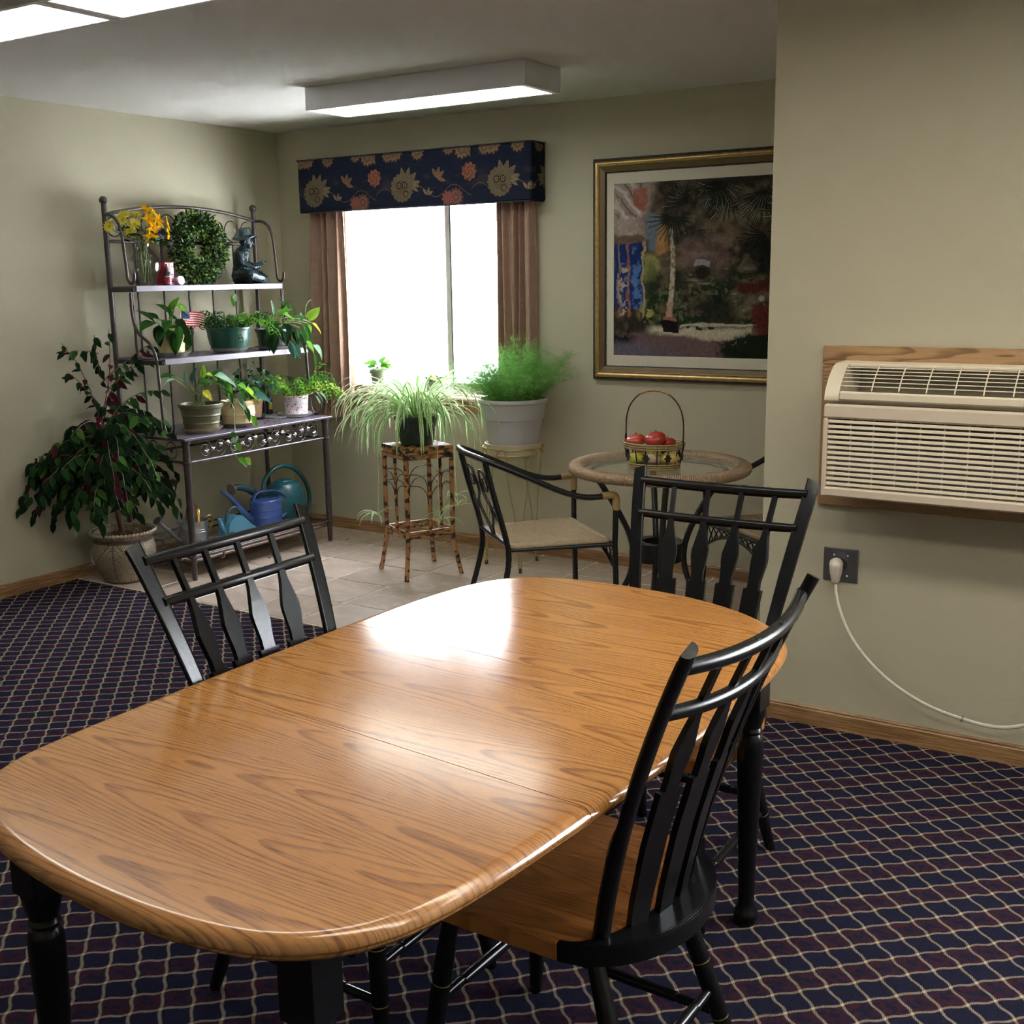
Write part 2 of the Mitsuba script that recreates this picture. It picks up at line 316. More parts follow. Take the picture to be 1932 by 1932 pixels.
def make_table():
    cx, cy, th, zt = TABLE
    outline = [(3.435, -4.10), (3.431, -3.70), (3.437, -3.36), (3.449, -3.16), (3.474, -3.00), (3.528, -2.885), (3.63, -2.815), (3.75, -2.790), (3.89, -2.787), (4.05, -2.806), (4.20, -2.860), (4.32, -2.945), (4.393, -3.05), (4.425, -3.18), (4.437, -3.40), (4.436, -3.66),
               (4.424, -3.93), (4.404, -4.20), (4.384, -4.345), (4.345, -4.45), (4.27, -4.525), (4.14, -4.567), (3.98, -4.578), (3.82, -4.566), (3.66, -4.532), (3.54, -4.475), (3.465, -4.38), (3.441, -4.25)]
    P = cr(outline, 200, True)
    d = np.roll(P, -1, 0) - np.roll(P, 1, 0); d /= np.linalg.norm(d, axis=1, keepdims=True)
    nrm = np.stack([-d[:, 1], d[:, 0]], 1)
    if ((P - P.mean(0)) * nrm).sum() < 0: nrm = -nrm
    prof = [(0.026, 0.0), (0.018, -0.0006), (0.010, -0.003), (0.004, -0.0075), (0.0005, -0.014), (0.0, -0.018), (0.003, -0.022), (0.0045, -0.0235), (0.004, -0.026), (0.008, -0.031), (0.016, -0.034), (0.03, -0.035)]
    n = len(P); V = [np.c_[P - nrm * a, np.full(n, zt + z)] for a, z in prof]
    V = np.vstack(V + [[[*P.mean(0), zt]], [[*P.mean(0), zt - 0.035]]]); F = []
    j = np.arange(n); jn = (j + 1) % n; m = len(prof)
    for i in range(m - 1):
        F += [np.stack([i * n + j, (i + 1) * n + jn, i * n + jn], 1), np.stack([i * n + j, (i + 1) * n + j, (i + 1) * n + jn], 1)]
    F += [np.stack([np.full(n, m * n), j, jn], 1), np.stack([np.full(n, m * n + 1), (m - 1) * n + jn, (m - 1) * n + j], 1)]
    top = mesh(V, np.vstack(F))
    if top.volume < 0: top.invert()
    M = man(top); t = thing('dining_table', 'large oval oak dining table with black turned legs', 'table')
    nv = np.array([-0.092, -0.9957, 0.0]); nv /= np.linalg.norm(nv)     # the seams run a little askew
    off = [float(nv @ np.array([3.888, -3.473, 0])), float(nv @ np.array([4.0, -3.965, 0]))]; g = 0.0007
    for lo, hi in ((None, off[0] - g), (off[0] + g, off[1] - g), (off[1] + g, None)):
        Q = M
        if lo is not None: Q = Q.trim_by_plane(nv.tolist(), lo)
        if hi is not None: Q = Q.trim_by_plane((-nv).tolist(), -hi)
        put(t + '__tabletop' if lo is None or hi is None else t + '__leaf', unman(Q), 'm_table', 35, label='honey oak table leaf between the two seams' if lo is not None and hi is not None else None)
    # apron, inset and following the table
    def loc(x, y, z=0): c, s = math.cos(th), math.sin(th); return (cx + x * c - y * s, cy + x * s + y * c, z)
    MT = Tr(cx, cy, 0) @ Rz(th)
    for (x0, x1, y0, y1) in ((-.356, -.334, -.69, .64), (.304, .326, -.69, .64), (-.30, .31, .672, .694), (-.30, .25, -.754, -.732)):
        put(t + '__apron', tm(bx(x0, x1, y0, y1, zt - .112, zt - .036), MT), 'm_black', label='black apron under the top')
    lp = [(.022, 0), (.0265, .006), (.0295, .026), (.0285, .032), (.0215, .046), (.0195, .062), (.0195, .09), (.0245, .26), (.0295, .39), (.031, .45), (.030, .475), (.0255, .488), (.023, .492), (.0255, .496), (.027, .500), (.0255, .504), (.0235, .508), (.026, .516), (.031, .534), (.0335, .552), (.034, .556), (0, .556)]
    for x, y in ((-.335, -.735), (.285, -.735), (-.335, .675), (.345, .675)):
        leg = lathe([(0, 0)] + lp, 28)
        blk = bx(-.033, .033, -.033, .033, .553, zt - .0355, .004)
        put(t + '__leg', tm(join(leg, blk), Tr(*loc(x, y)) @ Rz(th)), 'm_black', 40, label='black turned table leg')
    return t
make_table()

# ---------------------------------------------------------------- arrow-back dining chairs
def seat_wood(bw=0.14, s=5.0): return wood_fn((0.42, 0.17, 0.052), (0.31, 0.12, 0.034), (0.15, 0.052, 0.018), 4.18, -3.7, 0.03, bw, 5.0, s, 0.9)
mat('m_seat', mikit.proc(seat_wood()), 0.33, spec=0.4)
def chair_kit():
    kit = []; SZ = .45; Ht = 1.017
    def yb(t): return -.18 - (.115 * t + .079 * t * t)
    def seat_outline():
        pts = [(.19 * 1.19, -.11)]
        for a in np.linspace(0, PI, 25): pts.append((.226 * math.cos(a), -.105 - .182 * math.sin(a) ** .9))
        pts += [(-.232, .05), (-.235, .16), (-.225, .205), (-.195, .225), (0, .232), (.195, .225), (.225, .205), (.235, .16), (.232, .05)]
        return Polygon(pts).buffer(0)
    so = seat_outline()
    inner = Polygon([(x, y) for x, y in [(-.30, -.115)] + [(.215 * math.cos(a), -.125 - .088 * math.sin(a)) for a in np.linspace(PI, 0, 25)] + [(.30, -.115), (.3, .4), (-.3, .4)]])
    inner = inner.union(sbox(-.4, -.118, .4, .4))
    wood = so.intersection(inner); band = so.difference(inner.buffer(.0004))
    def slab(poly, z0, z1, b):
        """slab with an eased top edge"""
        m = [ext(poly, z1 - z0 - b, z0)]
        for k in range(3):
            q = poly.buffer(-b * (1 - math.cos((k + 1) * PI / 6)) * 1.0, join_style='mitre'); zz = z1 - b + b * math.sin(k * PI / 6)
            m.append(ext(q, b * (math.sin((k + 1) * PI / 6) - math.sin(k * PI / 6)), zz))
        return join(m)
    kit.append(('seat', slab(wood, SZ - .036, SZ - .001, .006), 'm_seat', 40, 'oak seat'))
    kit.append(('seat_band', slab(band.buffer(-.001), SZ - .037, SZ + .002, .006), 'm_black', 40, 'black band round the back of the seat'))
    # posts: round below, flattened and scooped in front above, cut slanting at the top
    for s in (-1, 1):
        tt = np.linspace(-.03, 1, 26); n = 16; a = np.arange(n) * 2 * PI / n
        C = np.array([(s * (.168 + .083 * t), yb(t), SZ + (Ht - SZ) * t) for t in tt]); prof = np.zeros((26, n, 2))
        for i, t in enumerate(tt):
            w = .0155 + .0035 * min(max((t - .3) / .3, 0), 1); dp = .0155 - .001 * t
            k = min(max((t - .34) / .08, 0), 1); k = k * k * (3 - 2 * k)
            cx_, cy_ = np.cos(a) * w, np.sin(a) * dp
            cy_ = np.where(cy_ > 0, np.minimum(cy_, dp * (1 - .72 * k)), cy_); prof[i, :, 0] = cx_; prof[i, :, 1] = cy_
        p = tube(C, .01, n, hint=(0, 1, .3), prof=prof)
        v = p.vertices; top = v[:, 2] > Ht - .035; v[top, 2] += (v[top, 0] - s * .251) * s * -.22 * np.clip((v[top, 2] - Ht + .035) / .035, 0, 1); p.vertices = v
        kit.append(('post', p, 'm_black', 50, None))
    def rail(t, bow, r):
        w = (.168 + .083 * t) - .004; z = SZ + (Ht - SZ) * t
        xs = np.linspace(-1, 1, 25); P = np.stack([xs * w, yb(t) - bow * (1 - xs ** 2), z - .33 * bow * (1 - xs ** 2)], 1)
        rr = np.stack([np.full(25, r * .95), r * (1.0 + .12 * (1 - xs ** 2))], 1)
        return tube(P, rr, 12, hint=(0, 0, 1))
    b1, b2, b0 = .036, .038, .05
    kit.append(('rail', rail(.94, b1, .0125), 'm_black', 60, 'top back rail')); kit.append(('rail', rail(.79, b2, .0115), 'm_black', 60, None))
    prof = [(.443, .019), (.50, .0225), (.62, .0258), (.728, .0268), (.7285, .0168), (.75, .0165), (.79, .0222), (.808, .0228), (.835, .0165), (.865, .0095), (.90, .0068), (.985, .0062)]
    for q in (-.6, -.2, .2, .6):
        V = []; zs = np.array([a for a, _ in prof]); ws = np.array([b for _, b in prof])
        for z, w in zip(zs, ws):
            t = (z - SZ) / (Ht - SZ); W = .168 + .083 * t
            bow = b0 + (b2 - b0) * min(max(t, 0) / .79, 1); x = q * W; y = yb(t) - bow * (1 - q * q)
            tx = np.array([1, 2 * bow * q / W]); tx /= np.linalg.norm(tx); nx = np.array([-tx[1], tx[0]]); th = .0062 if z < .86 else .0058
            for sx, sn in ((-1, -1), (1, -1), (1, 1), (-1, 1)): V.append((x + tx[0] * w * sx + nx[0] * th * sn, y + tx[1] * w * sx + nx[1] * th * sn, z))
        F = []
        for i in range(len(prof) - 1):
            for j in range(4):
                a, b = i * 4 + j, i * 4 + (j + 1) % 4; F += [(a, b, b + 4), (a, b + 4, a + 4)]
        F += [(0, 2, 1), (0, 3, 2)]; k = len(V) - 4; F += [(k, k + 1, k + 2), (k, k + 2, k + 3)]
        kit.append(('spindle', mesh(V, F), 'm_black', False, None))
    feet = {}
    for sx in (-1, 1):
        for sy, y0, y1 in ((-1, -.15, -.285), (1, .15, .20)):
            a = np.array([sx * .15, y0, SZ - .037]); b = np.array([sx * .195, y1, 0.0]); feet[(sx, sy)] = (a, b)
            u = [0, .04, .10, .30, .42, .435, .45, .70, .715, .73, .97, 1.0]; r = [.0135, .0145, .016, .0185, .019, .0172, .019, .0178, .016, .0175, .0135, .0125]
            kit.append(('leg', tube([a + (b - a) * k for k in u], np.array(r), 14), 'm_black', 50, None))
            c = a + (b - a) * .4350; c2 = a + (b - a) * .715
            kit.append(('ring', tube([c - (b - a) * .0025, c + (b - a) * .0025], .0182, 14), 'm_gold_line', 60, 'thin gold ring on the leg'))
            kit.append(('ring', tube([c2 - (b - a) * .0025, c2 + (b - a) * .0025], .0170, 14), 'm_gold_line', 60, None))
    def stretch(p, q, up, uq):
        A = feet[p][0] + (feet[p][1] - feet[p][0]) * up; B = feet[q][0] + (feet[q][1] - feet[q][0]) * uq; k = [0, .2, .205, .215, .22, .5, .78, .785, .795, .80, 1]; r = [.0085, .0105, .009, .009, .0112, .0122, .0112, .009, .009, .0105, .0085]
        kit.append(('stretcher', tube([A + (B - A) * x for x in k], np.array(r), 10), 'm_black', 50, None))
    stretch((-1, -1), (1, -1), .58, .58); stretch((-1, 1), (1, 1), .52, .52); stretch((-1, -1), (-1, 1), .70, .70); stretch((1, -1), (1, 1), .70, .70)
    return [(n_, mikit.ply(m_, mt, sm), lb) for n_, m_, mt, sm, lb in kit]
def place(kit, key, label, cat, M, group=None):
    t = thing(key, label, cat, group)
    for n_, d, lb in kit: put(t + '__' + n_, d, None, M=M, label=lb)
    return t
CK = chair_kit(); GD = 'dining chairs around the oak table'
place(CK, 'dining_chair', 'black arrow-back dining chair with its oak seat showing, nearest the power cord', 'chair', Tr(4.200, -3.715, 0) @ Rz(1.537), GD)
place(CK, 'dining_chair', 'black arrow-back dining chair at the far end of the table beside the air conditioner', 'chair', Tr(4.027, -2.912, 0) @ Rz(3.151), GD)
place(CK, 'dining_chair', 'black arrow-back dining chair on the far long side of the table, nearest the plant rack', 'chair', Tr(3.672, -3.684, 0) @ Rz(-1.571), GD)
# ---------------------------------------------------------------- valance, curtains
def dsk(x, y, cx, cy, r, soft=0.004): return 1 - sstep(r - soft, r + soft, dr.sqrt(dr.square(x - cx) + dr.square(y - cy)))
def petals(x, y, cx, cy, r, n, ph=0.0, depth=0.25, soft=0.004):
    dx, dy = x - cx, y - cy; a = dr.atan2(dy, dx); rr = dr.sqrt(dx * dx + dy * dy)
    lim = r * (1 - depth + depth * dr.abs(dr.cos(a * n * 0.5 + ph)))
    return 1 - sstep(lim - soft, lim + soft, rr), rr / lim, a
def leafsd(x, y, x0, y0, ang, L, W, soft=0.003):
    c, s = math.cos(ang), math.sin(ang); u = ((x - x0) * c + (y - y0) * s) / L; v = (-(x - x0) * s + (y - y0) * c) / W
    q = 4 * u * (1 - u); inside = sstep(0.0, 0.12, q - dr.abs(v)) * sstep(-.02, .02, u) * (1 - sstep(.98, 1.02, u))
    rib = 1 - sstep(0.05, 0.12, dr.abs(v)); edge = sstep(-.35, -.12, dr.abs(v) - q)
    return inside, dr.maximum(rib, edge)
def valance_col(p, n, uv):
    P = 0.656; x = p.x - dr.select(p.x > 1.93, 1.0, 0.0) * (p.y + .15) ; k = dr.floor((x - 0.245) / P); x = x - 0.245 - k * P; y = p.z - 1.945
    navy, tan, tan2, dark, red, rose = (0.0085, 0.0110, 0.0190), (0.082, 0.064, 0.042), (0.15, 0.12, 0.075), (0.030, 0.018, 0.016), (0.125, 0.042, 0.032), (0.20, 0.105, 0.065)
    c = mix(navy, (0.016, 0.018, 0.03), noise(p.x * 300, p.y * 300, p.z * 300))
    c = mix(c, (0.030, 0.024, 0.028), 0.8 * sstep(0.5, 0.75, fbm(x * 14, y * 26, 2.2)) * (1 - sstep(.03, .06, dr.abs(y - .14))))
    def leaf(c, x0, y0, a, L, W, col=tan, col2=tan2):
        i, e = leafsd(x, y, x0, y0, a, L, W); return mix(mix(c, col, i), col2, i * e * .75)
    for a in (0.25, 0.75, 1.25, 1.75): c = leaf(c, .205, .105, a, .115, .020)
    m, rr, a = petals(x, y, .185, .105, .080, 16, 0, .1)
    c = mix(c, tan, m); c = mix(c, tan2, m * sstep(.3, .8, dr.cos(a * 30)) * sstep(.45, .6, rr) * .7)
    for cx, cy in ((.165, .118), (.205, .118), (.212, .070)):
        c = mix(c, dark, dsk(x, y, cx, cy, .019)); c = mix(c, tan2, dsk(x, y, cx, cy, .011)); c = mix(c, dark, dsk(x, y, cx, cy, .005))
    for a in (-.1, .35, -.6): c = leaf(c, .245, .115, a, .07, .010, tan2, dark)
    for a in (.6, 1.3, 2.1, -.3): c = leaf(c, .43, .145, a, .062, .012, (0.12, .055, .035))
    m, rr, a = petals(x, y, .645, .168, .050, 9, .4, .22)
    c = mix(c, red, m); c = mix(c, rose, m * sstep(.2, .7, dr.sin(rr * 12 + a * 3)) * .8)
    m2, rr, a = petals(x, y, -.011, .168, .050, 9, .4, .22); c = mix(c, red, m2); c = mix(c, rose, m2 * sstep(.2, .7, dr.sin(rr * 12 + a * 3)) * .8)
    for cx, cy, r in ((.60, .285, .052), (.66, .285, .045), (.30, .29, .045), (.14, .30, .055), (.09, .285, .04), (.51, .30, .04)):
        m, rr, a = petals(x, y, cx, cy, r, 11, cx * 9, .25); c = mix(c, (0.10, .062, .04), m); c = mix(c, (.20, .13, .075), m * sstep(.35, .8, dr.sin(rr * 11 + dr.cos(a * 5))) * .8)
    m, rr, a = petals(x, y, .555, .038, .05, 12, .2, .25); c = mix(c, (.10, .04, .035), m); c = mix(c, tan2, m * sstep(.4, .8, dr.sin(rr * 13)) * .7)
    m, rr, a = petals(x, y, .50, .035, .042, 9, 1.0, .3); c = mix(c, (.15, .055, .045), m)
    for a in (.5, 1.2, 2.2): c = leaf(c, .36, .055, a, .05, .009, tan2, dark)
    vine = 1 - sstep(.0015, .004, dr.abs(y - (.075 + .03 * dr.sin(x * 26)))); c = mix(c, (.08, .06, .04), vine * .7)
    return c * (0.86 + 0.28 * noise(p.x * 800, p.y * 800, p.z * 800))
matte('m_valance', mikit.proc(valance_col))
mat('m_braid', '#16181f', 0.8)
vx0, vx1, vz0, vz1 = 0.304, 1.938, 1.943, 2.243
def pad(x0, x1, y0, y1, z0, z1):
    """upholstered board with soft edges"""
    m = bx(x0, x1, y0, y1, z0, z1, 0.009); return m
t = thing('valance', 'navy floral fabric box valance above the window', 'valance')
vt = pad(vx0, vx1, -.152, -.001, vz0, vz1)
inner = bx(vx0 + .02, vx1 - .02, -.132, .02, vz0 - .02, vz1 - .02, 0)
put(t + '__body', unman(man(vt) - man(inner)), 'm_valance', 40)
put(t + '__welt', join(tube(cr([(vx0 + .004, -.003, vz1), (vx0 + .002, -.148, vz1 + .002), (vx0 + .02, -.152, vz1 + .001)], 8), .0035, 6), rod((vx0 + .01, -.151, vz1 + .001), (vx1 - .01, -.151, vz1 + .001), .0035, 6), rod((vx0 + .01, -.150, vz0), (vx1 - .01, -.150, vz0), .0035, 6), rod((vx1 - .002, -.145, vz1 + .001), (vx1 - .002, -.003, vz1 + .001), .0035, 6)), 'm_braid', 60)
def curtain_col(p, n, uv):
    w = noise(p.x * 230, p.y * 120, p.z * 900) * .5 + noise(p.x * 900, 2.0, p.z * 160) * .5
    s = fbm(p.x * 30, 0, p.z * 22, 2)
    return mix((0.20, 0.118, 0.088), (0.385, 0.25, 0.195), w * .75 + s * .25)
matte('m_curtain', mikit.proc(curtain_col))
def curtain(label, x0t, x1t, x0b, x1b, zb, folds, seed):
    r = np.random.default_rng(seed); n, m = 160, 40; zt = 2.12
    u = np.linspace(0, 1, n); V = np.zeros((m, n, 3)); ph = r.uniform(0, 6, 4)
    for i, s in enumerate(np.linspace(0, 1, m)):
        z = zt + (zb - zt) * s; xa = x0t + (x0b - x0t) * s; xb = x1t + (x1b - x1t) * s
        du = u + .035 * np.sin(2 * PI * u * 2.1 + ph[0]) + .012 * np.sin(s * 3 + u * 9)
        amp = .018 + .014 * s
        y = -.062 + amp * np.sin(2 * PI * folds * du + ph[1] + .35 * math.sin(s * 2.3)) + .30 * amp * np.sin(4 * PI * folds * du + ph[2]) + .004 * np.sin(u * 31 + s * 5)
        V[i] = np.stack([xa + (xb - xa) * u, np.clip(y, -.118, -.022), np.full(n, z)], 1)
    F = []; i = np.arange(m - 1)[:, None]; j = np.arange(n - 1)[None]; a = i * n + j
    F = np.vstack([np.stack([a, a + n, a + n + 1], -1).reshape(-1, 3), np.stack([a, a + n + 1, a + 1], -1).reshape(-1, 3)])
    t = thing('curtain', label, 'curtain', 'curtains beside the window'); put(t + '__panel', mesh(V.reshape(-1, 3), F), 'm_curtain', True)
    hem = V[-1] + [0, -.0016, .0]; top = V[-1] + [0, -.0016, .045]; k = len(hem)
    put(t + '__hem', mesh(np.vstack([top, hem]), np.vstack([np.stack([np.arange(k - 1), np.arange(k - 1) + k, np.arange(k - 1) + k + 1], 1), np.stack([np.arange(k - 1), np.arange(k - 1) + k + 1, np.arange(k - 1) + 1], 1)])), 'm_curtain', True)
    return t
curtain('rose brown curtain on the side of the window next to the plant rack', .318, .572, .283, .572, .715, 4.2, 3)
curtain('rose brown curtain on the side of the window next to the painting', 1.664, 1.897, 1.672, 1.893, .715, 4.6, 5)
t = thing('curtain_rod', 'plain curtain rod hidden behind the floral valance', 'curtain rod'); put(t + '__rod', rod((.31, -.06, 2.13), (1.93, -.06, 2.13), .006), 'm_white_metal', 60)
put(t + '__bracket', bx(.32, .335, -.066, -.0005, 2.115, 2.15), 'm_white_metal'); put(t + '__bracket', bx(1.9, 1.915, -.066, -.0005, 2.115, 2.15), 'm_white_metal')

# ---------------------------------------------------------------- framed picture of a palm courtyard
def paint(p, n, uv):
    u, v = (p.x - 2.353) / 1.25, (p.z - 1.14) / 0.87
    q1, q2 = fbm(u * 20, v * 20, 0, 3) - .5, fbm(u * 20, v * 20, 7, 3) - .5
    wu = u + .030 * q1; wv = v + .034 * q2
    dab = fbm(u * 70, v * 46, 1.0, 3); big = fbm(u * 7, v * 7, 3.0, 3); fine = noise(u * 190, v * 120); mid = fbm(u * 34, v * 24, 5.0, 2)
    def box_(x0, x1, y0, y1, s=.008): return sstep(x0 - s, x0 + s, wu) * (1 - sstep(x1 - s, x1 + s, wu)) * sstep(y0 - s, y0 + s, wv) * (1 - sstep(y1 - s, y1 + s, wv))
    c = mix((.022, .019, .015), (.115, .085, .058), sstep(.35, .75, big * .6 + mid * .4))
    c = mix(c, (.135, .088, .078), box_(.31, .50, .42, .68, .03) * (.35 + .5 * mid)); c = mix(c, (.20, .15, .14), box_(.34, .47, .56, .60) * .5 * dab)
    c = mix(c, (.30, .235, .205), sstep(-.02, .06, .16 - wu + .12 * (wv - .7)) * sstep(.64, .72, wv) * (.55 + .4 * mid))   # pale building, upper corner
    st = dr.sin((wu * 1.55 + wv) * 58); c = mix(c, (.44, .40, .385), sstep(.35, .7, st) * box_(.0, .12, .80, 1.02) * .75); c = mix(c, (.06, .045, .04), sstep(.75, .95, -st) * box_(.0, .13, .80, 1.02) * .7)
    c = mix(c, (.20, .055, .035), box_(.085, .150, .85, .97) * sstep(-.01, .02, wu - .04 - .4 * (.99 - wv)) * .85)
    c = mix(c, (.10, .135, .17), box_(.15, .205, .62, .82, .015) * .75); c = mix(c, (.33, .16, .055), box_(.20, .243, .60, .75, .015) * (.5 + .4 * mid))
    c = mix(c, (.21, .215, .075), sstep(.0, .03, .235 - wu - .35 * dr.abs(wv - .52)) * box_(.14, .25, .44, .60, .02) * (.5 + .5 * mid))
    c = mix(c, (.012, .022, .085), box_(.0, .125, .28, .66)); c = mix(c, (.055, .11, .25), box_(.085, .125, .28, .56) * sstep(.42, .6, dab)); c = mix(c, (.30, .245, .20), box_(.02, .07, .24, .52) * sstep(.45, .62, dab))
    c = mix(c, (.10, .14, .20), box_(.0, .12, .30, .64) * sstep(.62, .72, mid) * .7)
    for x0, x1, col in ((.022, .029, (.22, .13, .085)), (.062, .073, (.21, .085, .05)), (.128, .139, (.30, .23, .145))): c = mix(c, col, box_(x0, x1, .23, .70, .004) * (.6 + .4 * dab))
    c = mix(c, (.09, .062, .048), box_(.0, .14, .665, .70))
    fol = sstep(.38, .56, fbm(u * 13, v * 11, 9.0, 3)) * sstep(.10, .17, wv) * (1 - sstep(.36, .62, wv)) * sstep(.125, .17, wu)
    c = mix(c, (.014, .022, .012), fol); c = mix(c, (.075, .095, .045), sstep(.56, .74, dab) * sstep(.12, .2, wv) * (1 - sstep(.36, .56, wv)) * sstep(.13, .18, wu) * .8)
    c = mix(c, (.19, .185, .135), sstep(.66, .80, fbm(u * 26, v * 50, 2.2, 2)) * box_(.30, .64, .22, .50, .04) * .6)
    c = mix(c, (.010, .012, .011), (1 - sstep(.05, .14, dr.sqrt(dr.square((wu - .46) * 1.2) + dr.square(wv - .26)))) * .85)
    # path with sunlight and shade
    c = mix(c, (.098, .062, .062), (1 - sstep(.12, .17, wv + .05 * wu))); c = mix(c, (.085, .075, .098), (1 - sstep(.08, .16, wv + .38 * wu)))
    sun = sstep(.0, .02, wv - .085 - .22 * dr.maximum(.30 - wu, 0) - .02 * q1) * (1 - sstep(.150, .185, wv)) * sstep(.13, .19, wu) * (1 - sstep(.60, .66, wu)) * sstep(-.01, .02, wv - .085 + .10 * dr.minimum(wu - .30, .2) - .03); c = mix(c, (.45, .395, .30), sun * (.75 + .25 * dab))
    ch = dr.sin(u * 118); c = mix(c, (.020, .020, .024), sstep(-.1, .1, ch) * box_(.325, .46, .160, .174, .002)); c = mix(c, (.40, .36, .29), box_(.30, .63, .176, .190, .003) * .8)
    c = mix(c, (.22, .225, .065), dsk(u * 1.4, v, .215, .255, .05, .03) * sstep(.42, .6, dab))
    c = mix(c, (.012, .011, .013), (1 - sstep(.05, .10, wu - .02 + .15 * (wv - .1))) * (1 - sstep(.15, .24, wv + .12 * dab)) * sstep(.06, .10, wv))
    # trunk in the middle distance
    tr_ = sstep(.0, .006, .0125 + .006 * (.7 - v) - dr.abs(u - .262 + .006 * dr.sin(v * 9))) * sstep(.23, .25, v) * (1 - sstep(.72, .75, v)); c = mix(c, mix((.17, .135, .095), (.36, .31, .24), sstep(.3, .6, noise(u * 90, v * 60))), tr_ * .9)
    c = mix(c, (.30, .18, .135), box_(.247, .272, .225, .31, .004)); c = mix(c, (.19, .085, .055), box_(.232, .288, .205, .228, .004)); c = mix(c, (.010, .008, .009), box_(.226, .294, .140, .206, .004))
    c = mix(c, (.018, .014, .013), dsk(u * 1.4, v * 1.2, .555, .575, .050, .02)); c = mix(c, (.22, .22, .235), box_(.36, .43, .515, .55, .004) * (1 - dsk(u * 1.4, v * 1.2, .555, .60, .03)) * .8)
    # red wall at the right
    c = mix(c, (.070, .015, .014), box_(.61, 1.2, .10, .30, .006) * (.7 + .3 * dab)); c = mix(c, (.052, .014, .014), box_(.55, 1.2, .37, .425, .01) * .9); c = mix(c, (.045, .012, .012), box_(.68, 1.2, .43, .95, .02) * .8)
    c = mix(c, (.010, .014, .009), (1 - sstep(.0, .05, wv - .045 - .40 * (wu - .48) - .05 * dab)) * sstep(.46, .50, wu + .06 * (dab - .5)) * (1 - box_(.61, 1.2, .13, .30)))
    c = mix(c, (.16, .17, .12), sstep(.64, .74, dab) * box_(.50, .60, .08, .17, .02) * .7); c = mix(c, (.28, .19, .16), dsk(u * 1.4, v, .905, .335, .016, .008))
    # palm fronds: fans of long dark blades with pale edges
    for cx, cy, r, n_, ph, a0, aw in ((.265, .80, .175, 30, 0., -1.7, 2.0), (.33, .88, .17, 28, 1., 2.6, 1.3), (.385, .725, .10, 26, .5, -1.5, 1.7), (.50, .93, .21, 30, .7, -2.2, 1.5), (.64, .92, .23, 28, .2, -1.6, 1.6), (.66, .68, .20, 30, 1.7, -2.5, 1.5), (.45, .99, .20, 26, 2.1, -1.6, 1.5), (.78, .80, .25, 30, 2.1, 3.0, 1.6)):
        dx, dy = (wu * .35 + u * .65 - cx) * 1.43, v - cy; a = dr.atan2(dy, dx); rr = dr.sqrt(dx * dx + dy * dy) / r
        da = a - a0; da = da - 2 * PI * dr.round(da / (2 * PI)); wd = 1 - sstep(aw * .75, aw, dr.abs(da))
        lim = .72 + .28 * noise(a * n_ / 3.1 + ph * 9, n_); w_ = dr.sin(a * n_ + ph + 3 * rr)
        sp = sstep(-.2, .25, w_ + 1.15 - 1.75 * rr / lim) * (1 - sstep(.9, 1.02, rr / lim)) * wd
        c = mix(c, (.008, .011, .009), sp * .95); c = mix(c, (.115, .125, .095), sstep(.72, .92, w_) * sp * sstep(.30, .6, rr) * noise(a * 5, rr * 3 + ph) * 1.3)
    c = mix(c, (.007, .008, .008), sstep(.49, .57, wu + .08 * (dab - .5)) * sstep(.42, .5, wv) * (1 - sstep(.62, .80, wv)) * sstep(.28, .45, fbm(u * 12, v * 14, 4.0, 2)) * .85)
    return c * (.8 + .4 * fine)
matte('m_painting', mikit.proc(paint))
def goldleaf(p, n, uv):
    f = fbm(p.x * 60, p.y * 200, p.z * 60, 3); return mix((.22, .135, .05), (.52, .36, .15), f)
mat('m_gilt', mikit.proc(goldleaf), 0.34, metallic=0.75, spec=0.5)
mat('m_gilt_dark', '#5b4a2c', 0.42, metallic=0.5)
mat('m_frame_edge', '#1d1714', 0.45)
matte('m_mat', '#c9c3b4')
def frame_rails(t, x0, x1, z0, z1):
    """four mitred rails, each with a dark outer edge, a gilt bead, a cove and an inner lip"""
    prof = [('m_frame_edge', [(0, 0), (0, .026), (.010, .030), (.012, .028)], 'edge'), ('m_gilt', [(.012, .030), (.016, .036), (.024, .039), (.032, .036), (.037, .031)], 'bead'), ('m_gilt_dark', [(.037, .031), (.040, .0325), (.043, .030), (.056, .027), (.066, .0235)], 'cove'), ('m_frame_edge', [(.066, .0235), (.070, .022), (.0735, .016), (.0735, .012)], 'lip')]
    C = [np.array([x0, z0]), np.array([x1, z0]), np.array([x1, z1]), np.array([x0, z1])]; D = [np.array([1, 1]), np.array([-1, 1]), np.array([-1, -1]), np.array([1, -1])]
    for e in range(4):
        r = None
        for m_, pr_, nm in prof:
            V = []; F = []
            for c_, d_ in ((C[e], D[e]), (C[(e + 1) % 4], D[(e + 1) % 4])):
                for a, b in pr_: q = c_ + d_ * a; V.append((q[0], -b, q[1]))
            k = len(pr_)
            for i in range(k - 1): F += [(i, i + k, i + k + 1), (i, i + k + 1, i + 1)]
            if r is None: r = put(t + '__rail', mesh(V, F), m_, 50)
            else: put(r + '__' + nm, mesh(V, F), m_, 50)
t = thing('framed_picture', 'gilt framed painting of a palm courtyard on the back wall', 'picture')
fx0, fx1, fz0, fz1 = 2.238, 3.718, 1.012, 2.138
frame_rails(t, fx0, fx1, fz0, fz1)
put(t + '__backing', bx(fx0 + .01, fx1 - .01, -.010, -.001, fz0 + .01, fz1 - .01, 0), 'm_frame_edge')
mx0, mx1, mz0, mz1 = fx0 + .072, fx1 - .072, fz0 + .072, fz1 - .072
px0, px1, pz0, pz1 = 2.353, fx1 - .115, 1.140, 2.010
